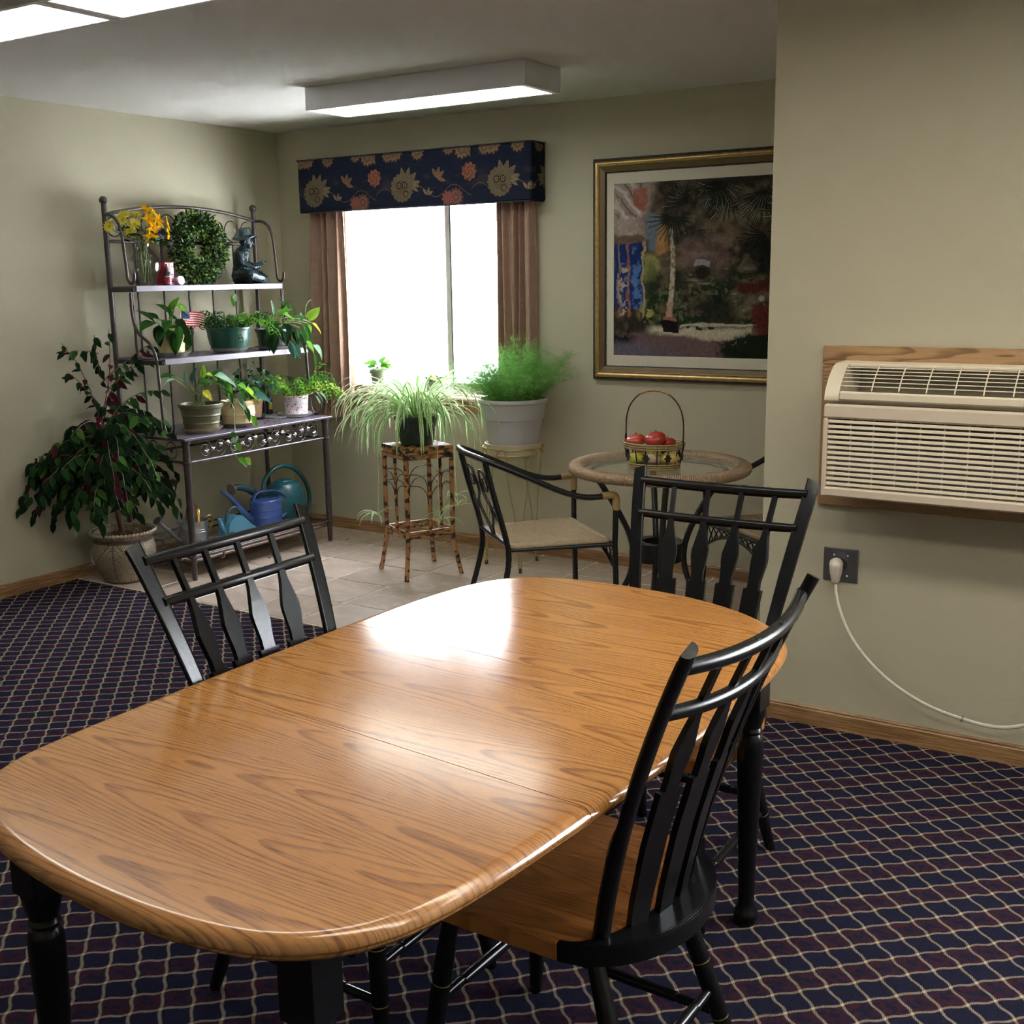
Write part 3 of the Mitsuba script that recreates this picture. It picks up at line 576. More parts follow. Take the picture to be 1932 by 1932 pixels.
put(t + '__mat', join(bx(mx0, px0, -.013, -.0105, mz0, mz1, .0008), bx(px1, mx1, -.013, -.0105, mz0, mz1, .0008), bx(px0, px1, -.013, -.0105, mz0, pz0, .0008), bx(px0, px1, -.013, -.0105, pz1, mz1, .0008)), 'm_mat', label='cream mat board')
put(t + '__print', bx(px0 - .002, px1 + .002, -.0118, -.0104, pz0 - .002, pz1 + .002, 0), 'm_painting', label='painting of palms and a sunlit path')

# ---------------------------------------------------------------- air conditioner in its oak frame, outlet, cord
def ac_grain(p, n, uv):
    y = p.z * 1.0; f = (p.x - 4.0) * 3.2 + dr.square((p.z - 1.30) / .03) * .5 + 2.2 * fbm(p.x * 5, p.z * 22, 0, 3); s = f - dr.floor(f)
    return mix((0.36, 0.215, 0.105), (0.16, 0.085, 0.036), sstep(.45, .9, s) * (1 - sstep(.93, 1, s)) * .9 + .35 * fbm(p.x * 8, p.y * 40, p.z * 170, 2))
mat('m_oak_frame', mikit.proc(ac_grain), 0.42)
mat('m_ac', '#d8cdb9', 0.42); mat('m_ac_panel', '#c9bcab', 0.5, bump=mikit.proc(lambda p, n, uv: noise(p.x * 700, p.y * 700, p.z * 700), 6e-4), scale=0.0005)
mat('m_coil', '#6a6769', 0.7, spec=0.2)
struct('trim_1', 'oak picture-frame trim around the air conditioner')
ox0, ox1, oz0, oz1 = 4.022, 5.26, 0.790, 1.318; yw = PY - .0005; fr = []
def trim_board(x0, x1, z0, z1, m=None):
    put('trim_1__board', bx(x0, x1, PY - .022, yw, z0, z1, .004), 'm_oak_frame')
trim_board(ox0, ox1, oz1 - .062, oz1); trim_board(ox0, ox1, oz0, oz0 + .062); trim_board(ox0, ox0 + .062, oz0 + .0625, oz1 - .0625); trim_board(ox1 - .062, ox1, oz0 + .0625, oz1 - .0625)
t = thing('air_conditioner', 'cream through-wall air conditioner with horizontal louvres, in an oak frame', 'air conditioner')
ax0, ax1, yf, az0, az1 = 4.1, 5.17, -1.935, 0.862, 1.272
# side profile (y from the wall towards the room, z)
def ac_slice(pts, x0, x1, m, name, label=None, sm=35):
    """extrude a y-z outline along x"""
    e = ext(Polygon([(a, b) for a, b in pts]), x1 - x0); M = np.eye(4); M[:3, 0] = (0, 1, 0); M[:3, 1] = (0, 0, 1); M[:3, 2] = (1, 0, 0); M[:3, 3] = (x0, 0, 0)
    return put(t + '__' + name, tm(e, M), m, sm, label=label)
yb_ = PY - .0225; ck = .045
cap = [(yb_, 1.163), (yf + .002, 1.163), (yf, 1.166), (yf, 1.176), (yf + .004, 1.188), (yf + .012, 1.202), (yf + .035, 1.232), (yf + .075, 1.262), (yf + .105, 1.271), (yf + .13, az1), (yb_, az1)]
ac_slice(cap, ax0 + .001, ax0 + ck, 'm_ac', 'cheek'); ac_slice(cap, ax1 - ck, ax1 - .001, 'm_ac', 'cheek')
put(t + '__top', join(bx(ax0 + ck, ax1 - ck, yf + .098, yb_, az1 - .012, az1 - .0005, .003)), 'm_ac'); put(t + '__nose', bx(ax0 + ck, ax1 - ck, yf + .0005, yf + .018, 1.165, 1.193, .005), 'm_ac')
put(t + '__coil_tray', bx(ax0 + ck, ax1 - ck, yf + .0185, yb_, 1.1635, 1.1665, 0), 'm_coil', label='grey tray below the discharge grille')
g0, g1 = np.array([yf + .015, 1.195]), np.array([yf + .098, 1.268])
for i in range(1, 7):
    k = i / 7; q = g0 + (g1 - g0) * k + np.array([-.003, .004]) * 4 * k * (1 - k) * 1.4; put(t + '__grille_bar', rod((ax0 + ck - .002, q[0], q[1]), (ax1 - ck + .002, q[0], q[1]), .0017, 6), 'm_ac', 60)
for i in range(13):
    x = 4.24 - .08 + .0805 * i
    if x < ax1 - ck and i: put(t + '__grille_rib', tube([(x, *(g0 + (g1 - g0) * k + np.array([-.003, .004]) * 4 * k * (1 - k) * 1.4)) for k in np.linspace(0, 1, 7)], .0021, 6), 'm_ac', 60)
put(t + '__gap', bx(ax0 + .006, ax1 - .006, yf + .030, yb_, 1.153, 1.1625, 0), 'm_ac', label='recessed gap between cap and front panel')
fz1_, fz0_ = 1.1525, az0; lz1, lz0 = 1.108, 0.892
put(t + '__front_panel', join(bx(ax0, ax1, yf, yf + .03, lz1, fz1_, .006), bx(ax0, ax0 + .014, yf, yf + .03, fz0_, lz1, .003), bx(ax1 - .014, ax1, yf, yf + .03, fz0_, lz1, .003), bx(ax0, ax1, yf, yf + .03, fz0_, lz0, .005), bx(ax0, ax0 + .004, yf + .03, yb_, fz0_, fz1_, .001), bx(ax1 - .004, ax1, yf + .03, yb_, fz0_, fz1_, .001), bx(ax0, ax1, yf + .03, yb_, fz0_, fz0_ + .006, .001)), 'm_ac_panel')
put(t + '__coil', bx(ax0 + .005, ax1 - .005, yf + .125, yf + .135, fz0_ + .007, fz1_ - .001, 0), 'm_coil', label='grey coil behind the louvres')
NL = 13
for i in range(NL):
    z = lz1 - .0095 - (lz1 - lz0 - .004) * i / NL
    lv = bx(ax0 + .0142, ax1 - .0142, -.0016, .0016, -.0050, .0050, .0012)
    put(t + '__louvre', tm(lv, Tr(0, yf + .009, z) @ Rx(-.15)), 'm_ac', 40)
for i in range(1, 15):
    x = ax0 + .014 + (ax1 - ax0 - .028) * i / 15; put(t + '__divider', bx(x - .0012, x + .0012, yf + .012, yf + .024, lz0 + .001, lz1 - .001, 0), 'm_ac_panel')
mat('m_steel', '#77767c', 0.42, metallic=0.85); mat('m_plug', '#d3cbc2', 0.5); mat('m_cord', '#e0dccd', 0.45); mat('m_tie', '#2f3342', 0.5); mat('m_ivory', '#d9d8c8', 0.4); mat('m_slot', '#2a2a2a', 0.7)
t = thing('outlet_plate', 'grey steel outlet plate low on the wall under the air conditioner', 'outlet')
put(t + '__plate', bx(4.046, 4.164, PY - .0065, PY - .0005, .528, .644, .003), 'm_steel')
for x, z in ((4.082, .620), (4.128, .620), (4.128, .551), (4.082, .551)): put(t + '__screw', tm(lathe([(0, 0), (.0035, 0), (.003, .0012), (0, .0015)], 10), Tr(x, PY - .0065, z) @ Rx(PI / 2)), 'm_white_metal', 40)
put(t + '__receptacle', tm(lathe([(0, 0), (.021, 0), (.021, .003), (.018, .004), (0, .004)], 24), Tr(4.106, PY - .0065, .590) @ Rx(PI / 2)), 'm_slot', 40, label='round dark receptacle')
t = thing('power_cord', 'cream flat power cord with plug hanging from the steel outlet', 'cord')
pl = join(hullof((4.098, PY - .034, .594, .0235), (4.098, PY - .042, .590, .020), (4.098, PY - .032, .572, .0215), (4.098, PY - .036, .540, .013), (4.098, PY - .026, .540, .013)))
put(t + '__plug', pl, 'm_plug', 50, label='angled cream plug')
cp = cr([(4.098, -1.728, .54), (4.101, -1.734, .515), (4.120, -1.752, .457), (4.158, -1.768, .383), (4.219, -1.776, .307), (4.289, -1.776, .246), (4.367, -1.770, .197), (4.446, -1.76, .162), (4.525, -1.75, .142), (4.60, -1.75, .1335), (4.66, -1.75, .138), (4.74, -1.752, .172), (4.83, -1.745, .25), (4.93, -1.735, .38), (5.02, -1.73, .56), (5.08, -1.73, .74), (5.1, -1.74, .858)], 90)
put(t + '__cable', tube(cp, np.array([[.0028, .0062]] * 90), 10, hint=(.4, 0, 1)), 'm_cord', 60)
put(t + '__tie', tube([(4.532 + .010 * math.cos(a) * .3, -1.75 + .006 * math.sin(a), .141 + .011 * math.cos(a)) for a in np.linspace(0, 2 * PI, 13)], .0011, 5), 'm_tie', 60, label='dark twist tie')
t = thing('wall_outlet', 'ivory duplex outlet on the left wall behind the plant rack', 'outlet')
put(t + '__plate', bx(.0005, .006, -1.056, -.985, .272, .388, .002), 'm_ivory')
for z in (.352, .308):
    put(t + '__socket', tm(lathe([(0, 0), (.0165, 0), (.016, .002), (0, .0022)], 20), Tr(.006, -1.0205, z) @ Ry(PI / 2)), 'm_ivory', 40)
    for y, h in ((-1.027, .004), (-1.014, .005)): put(t + '__slot', bx(.008, .0086, y - .0012, y + .0012, z - h + .003, z + h + .003, 0), 'm_slot')
# ---------------------------------------------------------------- baker's rack
def rackcol(p, n, uv):
    f = fbm(p.x * 40, p.y * 40, p.z * 40, 3); return mix((.022, .016, .0155), (.045, .036, .036), f)
mat('m_rack', mikit.proc(rackcol), 0.4, metallic=0.15, spec=0.35)
mat('m_rack_leaf', '#9b95a3', 0.35, metallic=0.6)
mat('m_rack_top', '#4b4550', 0.36, metallic=0.25, spec=0.5)
mat('m_slat', '#5a4331', 0.5); mat('m_endcap', '#17161a', 0.5)
R0, R1, RB = -1.40, -0.33, 0.10
t = thing('bakers_rack', 'brown metal plant rack with scrollwork and three shelves against the left wall', 'plant rack')
for y in (R0, R1):
    k = put(t + '__upright', tube([(RB, y, 0), (RB, y, .2), (RB, y, 1.955)], .0135, 12), 'm_rack', 60)
    put(k + '__finial', ball((RB, y, 1.972), .021, 2), 'm_rack', True)
def xarc(y):
    u = (y - R0) / (R1 - R0); return 1.898 + .060 * math.sin(PI * u) ** .8
put(t + '__top_rail', tube([(RB, y, xarc(y)) for y in np.linspace(R0, R1, 41)], .0095, 10), 'm_rack', 60)
put(t + '__cross_rail', rod((RB, R0, 1.765), (RB, R1, 1.765), .0095, 10), 'm_rack', 60)
for i in range(1, 6):
    y = R0 + (R1 - R0) * i / 6; put(t + '__rod', rod((RB, y, .755), (RB, y, 1.757), .0055, 8), 'm_rack', 60)
def spiral(cy, cz, r, a0, turns, x, hand=1, n=34, k=.62, r0=.0032):
    u = np.linspace(0, 1, n); rr = r * (1 - k * u); a = a0 + hand * turns * 2 * PI * u
    return [(x, cy + rr[i] * math.cos(a[i]), cz + rr[i] * math.sin(a[i])) for i in range(n)]
def iron_leaf(M, s=1.0):
    pts = []
    for i in range(5):
        a = PI / 2 + (i - 2) * 1.05; R_ = .021 if i == 2 else (.019 if i in (1, 3) else .014)
        for da, rr in ((-.42, .009), (-.18, R_ * .72), (0, R_), (.18, R_ * .72)): pts.append(((rr) * math.cos(a + da) * s, rr * math.sin(a + da) * s))
    pts.append((.0, -.012 * s)); c = (0, 0, .003 * s); V = [(x, y, 0) for x, y in pts] + [c, (0, 0, -.001)]; n = len(pts)
    F = [(i, (i + 1) % n, n) for i in range(n)] + [((i + 1) % n, i, n + 1) for i in range(n)]
    return tm(mesh(V, F), M)
XM = np.array([[0, 0, 1, 0], [1, 0, 0, 0], [0, 1, 0, 0], [0, 0, 0, 1.0]])     # local x,y -> world y,z; local z -> world x
# vine of scrolls under the arched top rail
for i in range(9):
    u = (i + .5) / 9; y = R0 + (R1 - R0) * u; top = xarc(y) - .012; r = (top - 1.776) / 2 * .93; up = i % 2 == 0
    k = put(t + '__scroll', join(tube(spiral(y, 1.776 + r, r, PI / 2 if up else -PI / 2, .92, RB, 1 if up else -1, 26, .45), .0032, 6)), 'm_rack', 60)
    put(k + '__iron_leaf', iron_leaf(Tr(RB + .004, y + .012, 1.778 + r) @ XM @ Rz(i * 1.3), 1.0), 'm_rack_leaf')
def shelf(name, x1, z, label):
    k = put(t + '__shelf', bx(RB - .004, x1 - .008, R0 + .006, R1 - .006, z - .006, z, .002), 'm_rack_top', label=label)
    put(k + '__front_bar', bx(x1 - .008, x1, R0 + .004, R1 + .010, z - .030, z + .002, .002), 'm_rack_top')
    for y in (R0, R1): put(k + '__end_bar', bx(RB, x1 - .0085, y - .004 if y == R1 else y - .010, y + .010 if y == R1 else y + .004, z - .030, z - .0065, .002), 'm_endcap')
    put(k + '__rear_bar', bx(RB - .012, RB - .0045, R0, R1, z - .028, z, .002), 'm_rack')
    return k
shelf('upper', .300, 1.533, 'upper metal shelf'); shelf('middle', .478, 1.160, 'middle metal shelf')
k = put(t + '__table_plate', bx(RB - .03, .612, R0 - .022, R1 + .045, .742, .756, .003), 'm_rack_top', label='broad table shelf')
# scrolling side supports with hooked ends
for y, o in ((R0, -.012), (R1, .012)):
    put(t + '__support', tube(cr([(RB, y, 1.895), (.15, y + o, 1.897), (.20, y + o, 1.872), (.236, y + o, 1.80), (.248, y + o, 1.70), (.256, y + o, 1.60), (.266, y + o, 1.556), (.286, y + o, 1.5445), (.305, y + o, 1.560), (.311, y + o, 1.60)], 44), .0078, 10), 'm_rack', 60)
    put(t + '__strut', rod((.285, y + o, 1.500), (.285, y + o, 1.162), .0062, 8), 'm_rack', 60)
    put(t + '__support', tube(cr([(.285, y + o * 1.9, 1.50), (.290, y + o * 1.9, 1.36), (.325, y + o * 1.9, 1.29), (.395, y + o * 1.9, 1.245), (.438, y + o * 1.9, 1.185), (.450, y + o * 1.9, 1.10), (.457, y + o * 1.9, .95), (.466, y + o * 1.9, .82), (.484, y + o * 1.9, .776), (.512, y + o * 1.9, .766), (.537, y + o * 1.9, .784), (.545, y + o * 1.9, .83)], 60), .0078, 10), 'm_rack', 60)
# legs, apron rails and the vine apron
legp = [(.0115, 0), (.0125, .002), (.0165, .10), (.0165, .118), (.0225, .120), (.0225, .127), (.0175, .129), (.0185, .40), (.0185, .622), (.0245, .624), (.0245, .634), (.0185, .636), (.0185, .722), (.023, .728), (.023, .7415)]
for y in (R0, R1): put(t + '__leg', tm(lathe([(0, 0)] + legp + [(0, .7415)], 18), Tr(.592, y, 0)), 'm_rack', 50)
for y in (R0, R1):
    put(t + '__side_rail', rod((RB, y, .629), (.592, y, .629), .0065, 8), 'm_rack', 60); put(t + '__side_rail', rod((RB, y, .124), (.592, y, .124), .0075, 8), 'm_rack', 60)
put(t + '__front_rail', rod((.592, R0, .629), (.592, R1, .629), .0075, 8), 'm_rack_top', 60)
for z_, r_ in ((.629, .0065), (.13, .0065), (.165, .005)): put(t + '__rear_rail', rod((RB, R0, z_), (RB, R1, z_), r_, 8), 'm_rack', 60)
put(t + '__front_rail', tube(cr([(.592, R0, .124), (.600, R0 + .10, .124), (.602, (R0 + R1) / 2, .124), (.600, R1 - .10, .124), (.592, R1, .124)], 24), .0085, 8), 'm_rack', 60)
for i in range(5):
    x = .125 + .092 * i; put(t + '__slat', bx(x, x + .082, R0 + .012, R1 - .012, .088, .1015, .003), 'm_slat', label='brown slat of the bottom shelf' if i == 0 else None)
put(t + '__slat_bearer', join(bx(.11, .585, R0 + .2, R0 + .23, .074, .0875), bx(.11, .585, R1 - .23, R1 - .2, .074, .0875), rod((.592, R0 + .215, .124), (.582, R0 + .215, .08), .004), rod((.592, R1 - .215, .124), (.582, R1 - .215, .08), .004), rod((.1, R0 + .215, .13), (.112, R0 + .215, .08), .004), rod((.1, R1 - .215, .13), (.112, R1 - .215, .08), .004)), 'm_rack')
NS = 9; zc = .686
for i in range(NS):
    y = R0 + .075 + (R1 - R0 - .13) * (i + .5) / NS; up = i % 2
    kk = put(t + '__scroll', tube(spiral(y, zc, .047, -PI / 2 if up else PI / 2, 1.18, .593, 1 if up else -1, 34, .58), .0028, 6), 'm_rack_top', 60)
    put(kk + '__iron_leaf', iron_leaf(Tr(.598, y + .008, zc + (.012 if up else -.014)) @ XM @ Rz(1.1 * i), 1.15), 'm_rack_leaf')
    if i < NS - 1: put(kk + '__iron_leaf', iron_leaf(Tr(.599, y + .055, zc + (.018 if up else -.004)) @ XM @ Rz(2.2 * i + 1), 1.05), 'm_rack_leaf')
for i in range(3):
    x = .20 + .14 * i
    for y in (R0, R1):
        m = tube([(x + .042 * math.cos(a), y, zc + .045 * math.sin(a)) for a in np.linspace(0, 2 * PI, 26)], .003, 6); kk = put(t + '__side_ring', m, 'm_rack', 60)
        put(kk + '__iron_leaf', iron_leaf(Tr(x, y, zc) @ Rx(PI / 2), 1.15), 'm_rack')

# ---------------------------------------------------------------- pots and saucers (shared makers)
mat('m_soil', '#2e231b', 0.95); mat('m_foil', '#b9b2ae', 0.35, metallic=0.5); mat('m_saucer_tan', '#b7a48a', 0.55); mat('m_saucer_grey', '#a7a6a6', 0.45)
mat('m_stem', '#55682f', 0.6); mat('m_stem_brown', '#4b3527', 0.7)
def saucer(label, x, y, z, r, h, m, fluted=False, group=None):
    t = thing('saucer', label, 'saucer', group); pr = [(0, 0), (r * .74, 0), (r * .97, h * .93), (r, h), (r * 1.015, h), (r * .985, h * .86), (r * .76, .0022), (0, .0022)]
    s = lathe(pr, 64 if fluted else 32)
    if fluted:
        v = s.vertices; rr = np.hypot(v[:, 0], v[:, 1]); a = np.arctan2(v[:, 1], v[:, 0]); k = 1 + .022 * np.cos(a * 32) * (rr > r * .75); v[:, 0] *= k; v[:, 1] *= k; s.vertices = v
    put(t + '__dish', tm(s, Tr(x, y, z)), m, 40); return z + .0025
def pot_mesh(r0, r1, h, rim=.016, lip=.006, wall=.006, rings=0, belly=0.0, n=40):
    pr = [(0, 0), (r0 - .004, 0), (r0, .003)]
    zs = np.linspace(.004, h - rim, 26)
    for z in zs:
        u = z / h; r = r0 + (r1 - r0) * u + belly * math.sin(PI * min(u * 1.05, 1))
        if rings: r += .0032 * max(0, math.cos((z - .01) / (h - rim - .01) * PI * 2 * rings)) ** 6
        pr.append((r, z))
    pr += [(r1 + lip * .7, h - rim), (r1 + lip, h - rim + .003), (r1 + lip * 1.15, h - .003), (r1 + lip * .8, h), (r1 - wall + .002, h), (r1 - wall, h - .004), (r1 - wall - .004, h - .022), (0, h - .022)]
    return lathe(pr, n)
def soil(t, x, y, z, r):
    g = np.linspace(0, 2 * PI, 24, endpoint=False); V = [(x, y, z + .008)]; F = []
    for j, k in enumerate((.5, 1.0)):
        for a in g: V.append((x + r * k * math.cos(a), y + r * k * math.sin(a), z + U(-.003, .005)))
    for i in range(24): F += [(0, 1 + i, 1 + (i + 1) % 24), (1 + i, 25 + i, 25 + (i + 1) % 24), (1 + i, 25 + (i + 1) % 24, 1 + (i + 1) % 24)]
    put(t + '__soil', mesh(V, F), 'm_soil', True)

# ---------------------------------------------------------------- watering cans on the bottom shelf
def galv(p, n, uv):
    a = fbm(p.x * 30, p.y * 30, p.z * 30, 3); return mix((.20, .215, .23), (.40, .42, .45), a)
mat('m_galv', mikit.proc(galv), 0.36, metallic=0.8); mat('m_brass', '#b8964e', 0.3, metallic=0.85)
mat('m_blue', '#3c5796', 0.32, spec=0.5); mat('m_ltblue', '#4c86a2', 0.35); mat('m_teal', '#154850', 0.33); mat('m_teal_dark', '#123038', 0.4); mat('m_rose', '#6d655f', 0.5)
SB = .1018
cx, cy, r, hh = .30, -1.135, .083, .145
t = thing('watering_can', 'galvanized steel watering can with brass handles on the bottom shelf', 'watering can', 'watering cans under the plant rack')
body = lathe([(0, 0), (r, 0), (r + .002, .004), (r, .010), (r, .085), (r + .0022, .088), (r, .091), (r, .098), (r + .0022, .101), (r, .104), (r, hh - .004), (r + .003, hh), (r + .001, hh + .002), (r - .0015, hh), (r - .0018, .006), (0, .006)], 40)
put(t + '__body', tm(body, Tr(cx, cy, SB)), 'm_galv', 40)
put(t + '__spout', tube([(cx - .01, cy - r + .008, SB + .03), (cx - .015, cy - r - .055, SB + .095), (cx - .02, cy - r - .125, SB + .165)], np.array([.013, .011, .009]), 12), 'm_galv', 60)
put(t + '__rose', tm(lathe([(.009, 0), (.011, .012), (.026, .034), (.026, .038), (0, .042)], 18), basis((cx - .019, cy - r - .115, SB + .155), (0, 0, 1), (0, 1, 0)) if False else Tr(cx - .0195, cy - r - .118, SB + .157) @ Rx(.80)), 'm_galv', 40, label='sprinkler rose')
put(t + '__brace', rod((cx - .016, cy - r - .085, SB + .125), (cx - .005, cy - r + .002, SB + hh - .012), .0028), 'm_galv', 60)
put(t + '__top_handle', tube(cr([(cx + r - .002, cy - .02, SB + hh - .025), (cx + .070, cy - .015, SB + hh + .03), (cx + .045, cy, SB + hh + .078), (cx - .01, cy + .01, SB + hh + .090), (cx - .055, cy + .02, SB + hh + .06), (cx - r * .93, cy + .03, SB + hh - .025)], 30), np.array([[.008, .0022]] * 30), 8, hint=(0, 0, 1)), 'm_brass', 60, label='brass carrying strap')
put(t + '__side_handle', tube(cr([(cx + .01, cy + r - .002, SB + hh - .006), (cx + .012, cy + r + .045, SB + hh + .002), (cx + .012, cy + r + .056, SB + hh - .028), (cx + .01, cy + r + .028, SB + .075), (cx + .008, cy + r - .001, SB + .045)], 26), np.array([[.0065, .0024]] * 26), 8, hint=(1, 0, 0)), 'm_brass', 60, label='brass side handle')
# small light blue can
cx, cy = .42, -.925
t = thing('watering_can', 'small light blue wedge-shaped watering can between the steel and blue cans', 'watering can', 'watering cans under the plant rack')
wedge = Polygon([(-.088, 0), (.075, 0), (.105, .045), (.108, .072), (.088, .082), (.02, .148), (-.03, .152), (-.075, .118), (-.088, .03)]).buffer(-.008).buffer(.008, quad_segs=4)
e = ext(wedge, .098); M = np.eye(4); M[:3, 0] = (.10, .995, 0); M[:3, 1] = (0, 0, 1); M[:3, 2] = (.995, -.10, 0); M[:3, 3] = (cx - .05, cy, SB)
put(t + '__body', tm(e, M), 'm_ltblue', 40)
put(t + '__handle', tube(cr([(cx, cy - .075, SB + .095), (cx, cy - .068, SB + .155), (cx, cy - .015, SB + .196), (cx, cy + .03, SB + .175), (cx + .004, cy + .058, SB + .118), (cx + .006, cy + .078, SB + .088)], 26), .0065, 8), 'm_teal_dark', 60, label='dark arched handle')
put(t + '__spout', tube([(cx, cy - .075, SB + .05), (cx - .004, cy - .105, SB + .10), (cx - .006, cy - .118, SB + .15)], np.array([.020, .015, .010]), 10), 'm_ltblue', 60)
# blue can
cx, cy, r, hh = .335, -.60, .118, .185
t = thing('watering_can', 'blue ribbed plastic watering can with a long spout, in front of the dark teal can', 'watering can', 'watering cans under the plant rack')
pr = [(0, 0), (r - .008, 0), (r - .004, .004)]
for z in np.linspace(.01, hh - .012, 40): pr.append((r - .003 + .003 * max(0, math.cos(z * 2 * PI / .042)) ** 8, z))
pr += [(r - .002, hh - .006), (r - .008, hh), (.001, hh + .004), (0, hh + .004)]
put(t + '__body', tm(lathe(pr, 40), Tr(cx, cy, SB) @ Rz(.5) @ Sc(.78, 1.05, 1)), 'm_blue', 50)
put(t + '__opening', tm(lathe([(0, 0), (.052, 0), (.054, .002), (.05, .0035), (.047, .001), (0, .001)], 24), Tr(cx, cy + .045, SB + hh + .0025) @ Sc(.7, 1.1, 1)), 'm_teal_dark', 40, label='dark filling mouth')
put(t + '__handle', tube(cr([(cx + .005, cy - .105, SB + hh - .01), (cx + .005, cy - .085, SB + hh + .032), (cx + .004, cy + .0, SB + hh + .042), (cx + .004, cy + .10, SB + hh + .025), (cx + .006, cy + .165, SB + hh - .035), (cx + .008, cy + .172, SB + hh - .095), (cx + .008, cy + .115, SB + .05)], 44), np.array([[.013, .0072]] * 44), 10, hint=(0, .2, 1)), 'm_blue', 60)
put(t + '__spout', tube(cr([(cx - .005, cy - .095, SB + .055), (cx - .01, cy - .18, SB + .135), (cx - .012, cy - .275, SB + .24), (cx - .012, cy - .33, SB + .275)], 24), np.linspace(.025, .0075, 24), 12), 'm_blue', 60)
# dark teal can
cx, cy, r = .265, -.365, .155
t = thing('watering_can', 'large dark teal round watering can with a hoop handle, nearest the room corner', 'watering can', 'watering cans under the plant rack')
pr = [(0, 0), (r * .80, 0), (r * .86, .01), (r * .985, .07), (r, .11), (r * .96, .155), (r * .82, .20), (r * .60, .235), (r * .38, .250), (r * .36, .254), (r * .30, .254), (0, .250)]
pp = cr([(a, 0, b) for a, b in pr[1:-2]], 40); pr2 = [(0, 0)] + [(a, b) for a, _, b in pp] + [(r * .30, .254), (0, .252)]
put(t + '__body', tm(lathe(pr2, 44), Tr(cx, cy, SB) @ Sc(.70, 1, 1)), 'm_teal', 50)
put(t + '__handle', tube(cr([(cx, cy - .15, SB + .09), (cx, cy - .185, SB + .19), (cx, cy - .15, SB + .285), (cx, cy - .04, SB + .338), (cx, cy + .10, SB + .305), (cx, cy + .195, SB + .20), (cx, cy + .22, SB + .09), (cx, cy + .19, SB + .03), (cx, cy + .135, SB + .02)], 56), np.array([[.013, .013]] * 56), 12), 'm_teal', 60)
put(t + '__spout', tube(cr([(cx + .01, cy - .11, SB + .10), (cx + .03, cy - .24, SB + .19), (cx + .05, cy - .40, SB + .272), (cx + .055, cy - .455, SB + .282)], 20), np.linspace(.026, .018, 20), 12), 'm_teal_dark', 60)
put(t + '__rose', tm(lathe([(.017, 0), (.020, .012), (.033, .026), (.034, .032), (0, .036)], 20), Tr(cx + .0555, cy - .455, SB + .28) @ Rx(1.75)), 'm_rose', 40, label='greyish sprinkler rose')
for i in range(7): put(t + '__level_mark', tube([(cx + .70 * rr * math.cos(a) + .001, cy + rr * math.sin(a), SB + z) for a in np.linspace(.25, .62, 6)], .0016, 5) if (z := .045 + .026 * i) and (rr := float(np.interp(z, pp[:, 2], pp[:, 0])) * 1.0) else None, 'm_teal', 60)
# ---------------------------------------------------------------- leaf makers
leafmat('l_dark', '#24391f'); leafmat('l_mid', '#37602b'); leafmat('l_bright', '#5d8f33'); leafmat('l_lime', '#8db53f'); leafmat('l_yellow', '#cfc24a'); leafmat('l_blue', '#3d6154'); leafmat('l_ficus', '#1d2f1d', .35, .35); leafmat('l_ficus2', '#2c4a28', .45, .35); leafmat('l_ficus3', '#496b34', .5, .4)
leafmat('l_wine', '#46202a', .4); leafmat('l_sage', '#84a488', .5); leafmat('l_olive', '#39502b', .45); leafmat('l_chart', '#a9bd58', .6); leafmat('l_fern', '#5f9a45', .8); leafmat('l_cream', '#d9e0b0', .7); leafmat('l_spider', '#6a9a4c', .75); leafmat('l_dry', '#5f4630', .5)
def clamp_in(P, x=.012, y=None):
    P = np.array(P, float); P[..., 0] = np.maximum(P[..., 0], x)
    if y is not None: P[..., 1] = np.minimum(P[..., 1], y)
    return P
POTHOS = [leafm(1.0, .62, b, .35, 6, .8, .62, w) for b, w in ((.2, .0), (.6, .02), (1.0, .03), (.35, .03))]
PPLY = [mikit.ply(m, None, True) for m in POTHOS]
def leaf(t, pos, d, nrm, L, m, v=None, W=1.0, sub='leaf', ply=PPLY):
    d_ = ply[int(RNG.integers(len(ply))) if v is None else v]
    put(f'{t}__{sub}', d_, m, M=basis(pos, d, nrm, (L * W, L, L)))
def pothos(t, base, z0, specs, stem='m_stem'):
    """specs: (tip-of-stem point, leaf direction, length, material, width); stems rise from the soil"""
    S = []
    for k, (q, d, L, m, w) in enumerate(specs):
        q = np.array(q, float); b = np.array([base[0] + U(-.03, .03), base[1] + U(-.03, .03), z0])
        mid = (b + q) / 2 + [0, 0, .35 * np.linalg.norm((q - b)[:2]) * .5]
        S.append(tube(cr([b, mid, q], 8), .0022, 5))
        d = np.array(d, float); leaf(t, q, d, (.55 + U(-.3, .3), -.45 + U(-.3, .3), .9), L, m, W=w)
    for s in S: put(t + '__stem', s, stem, 60)

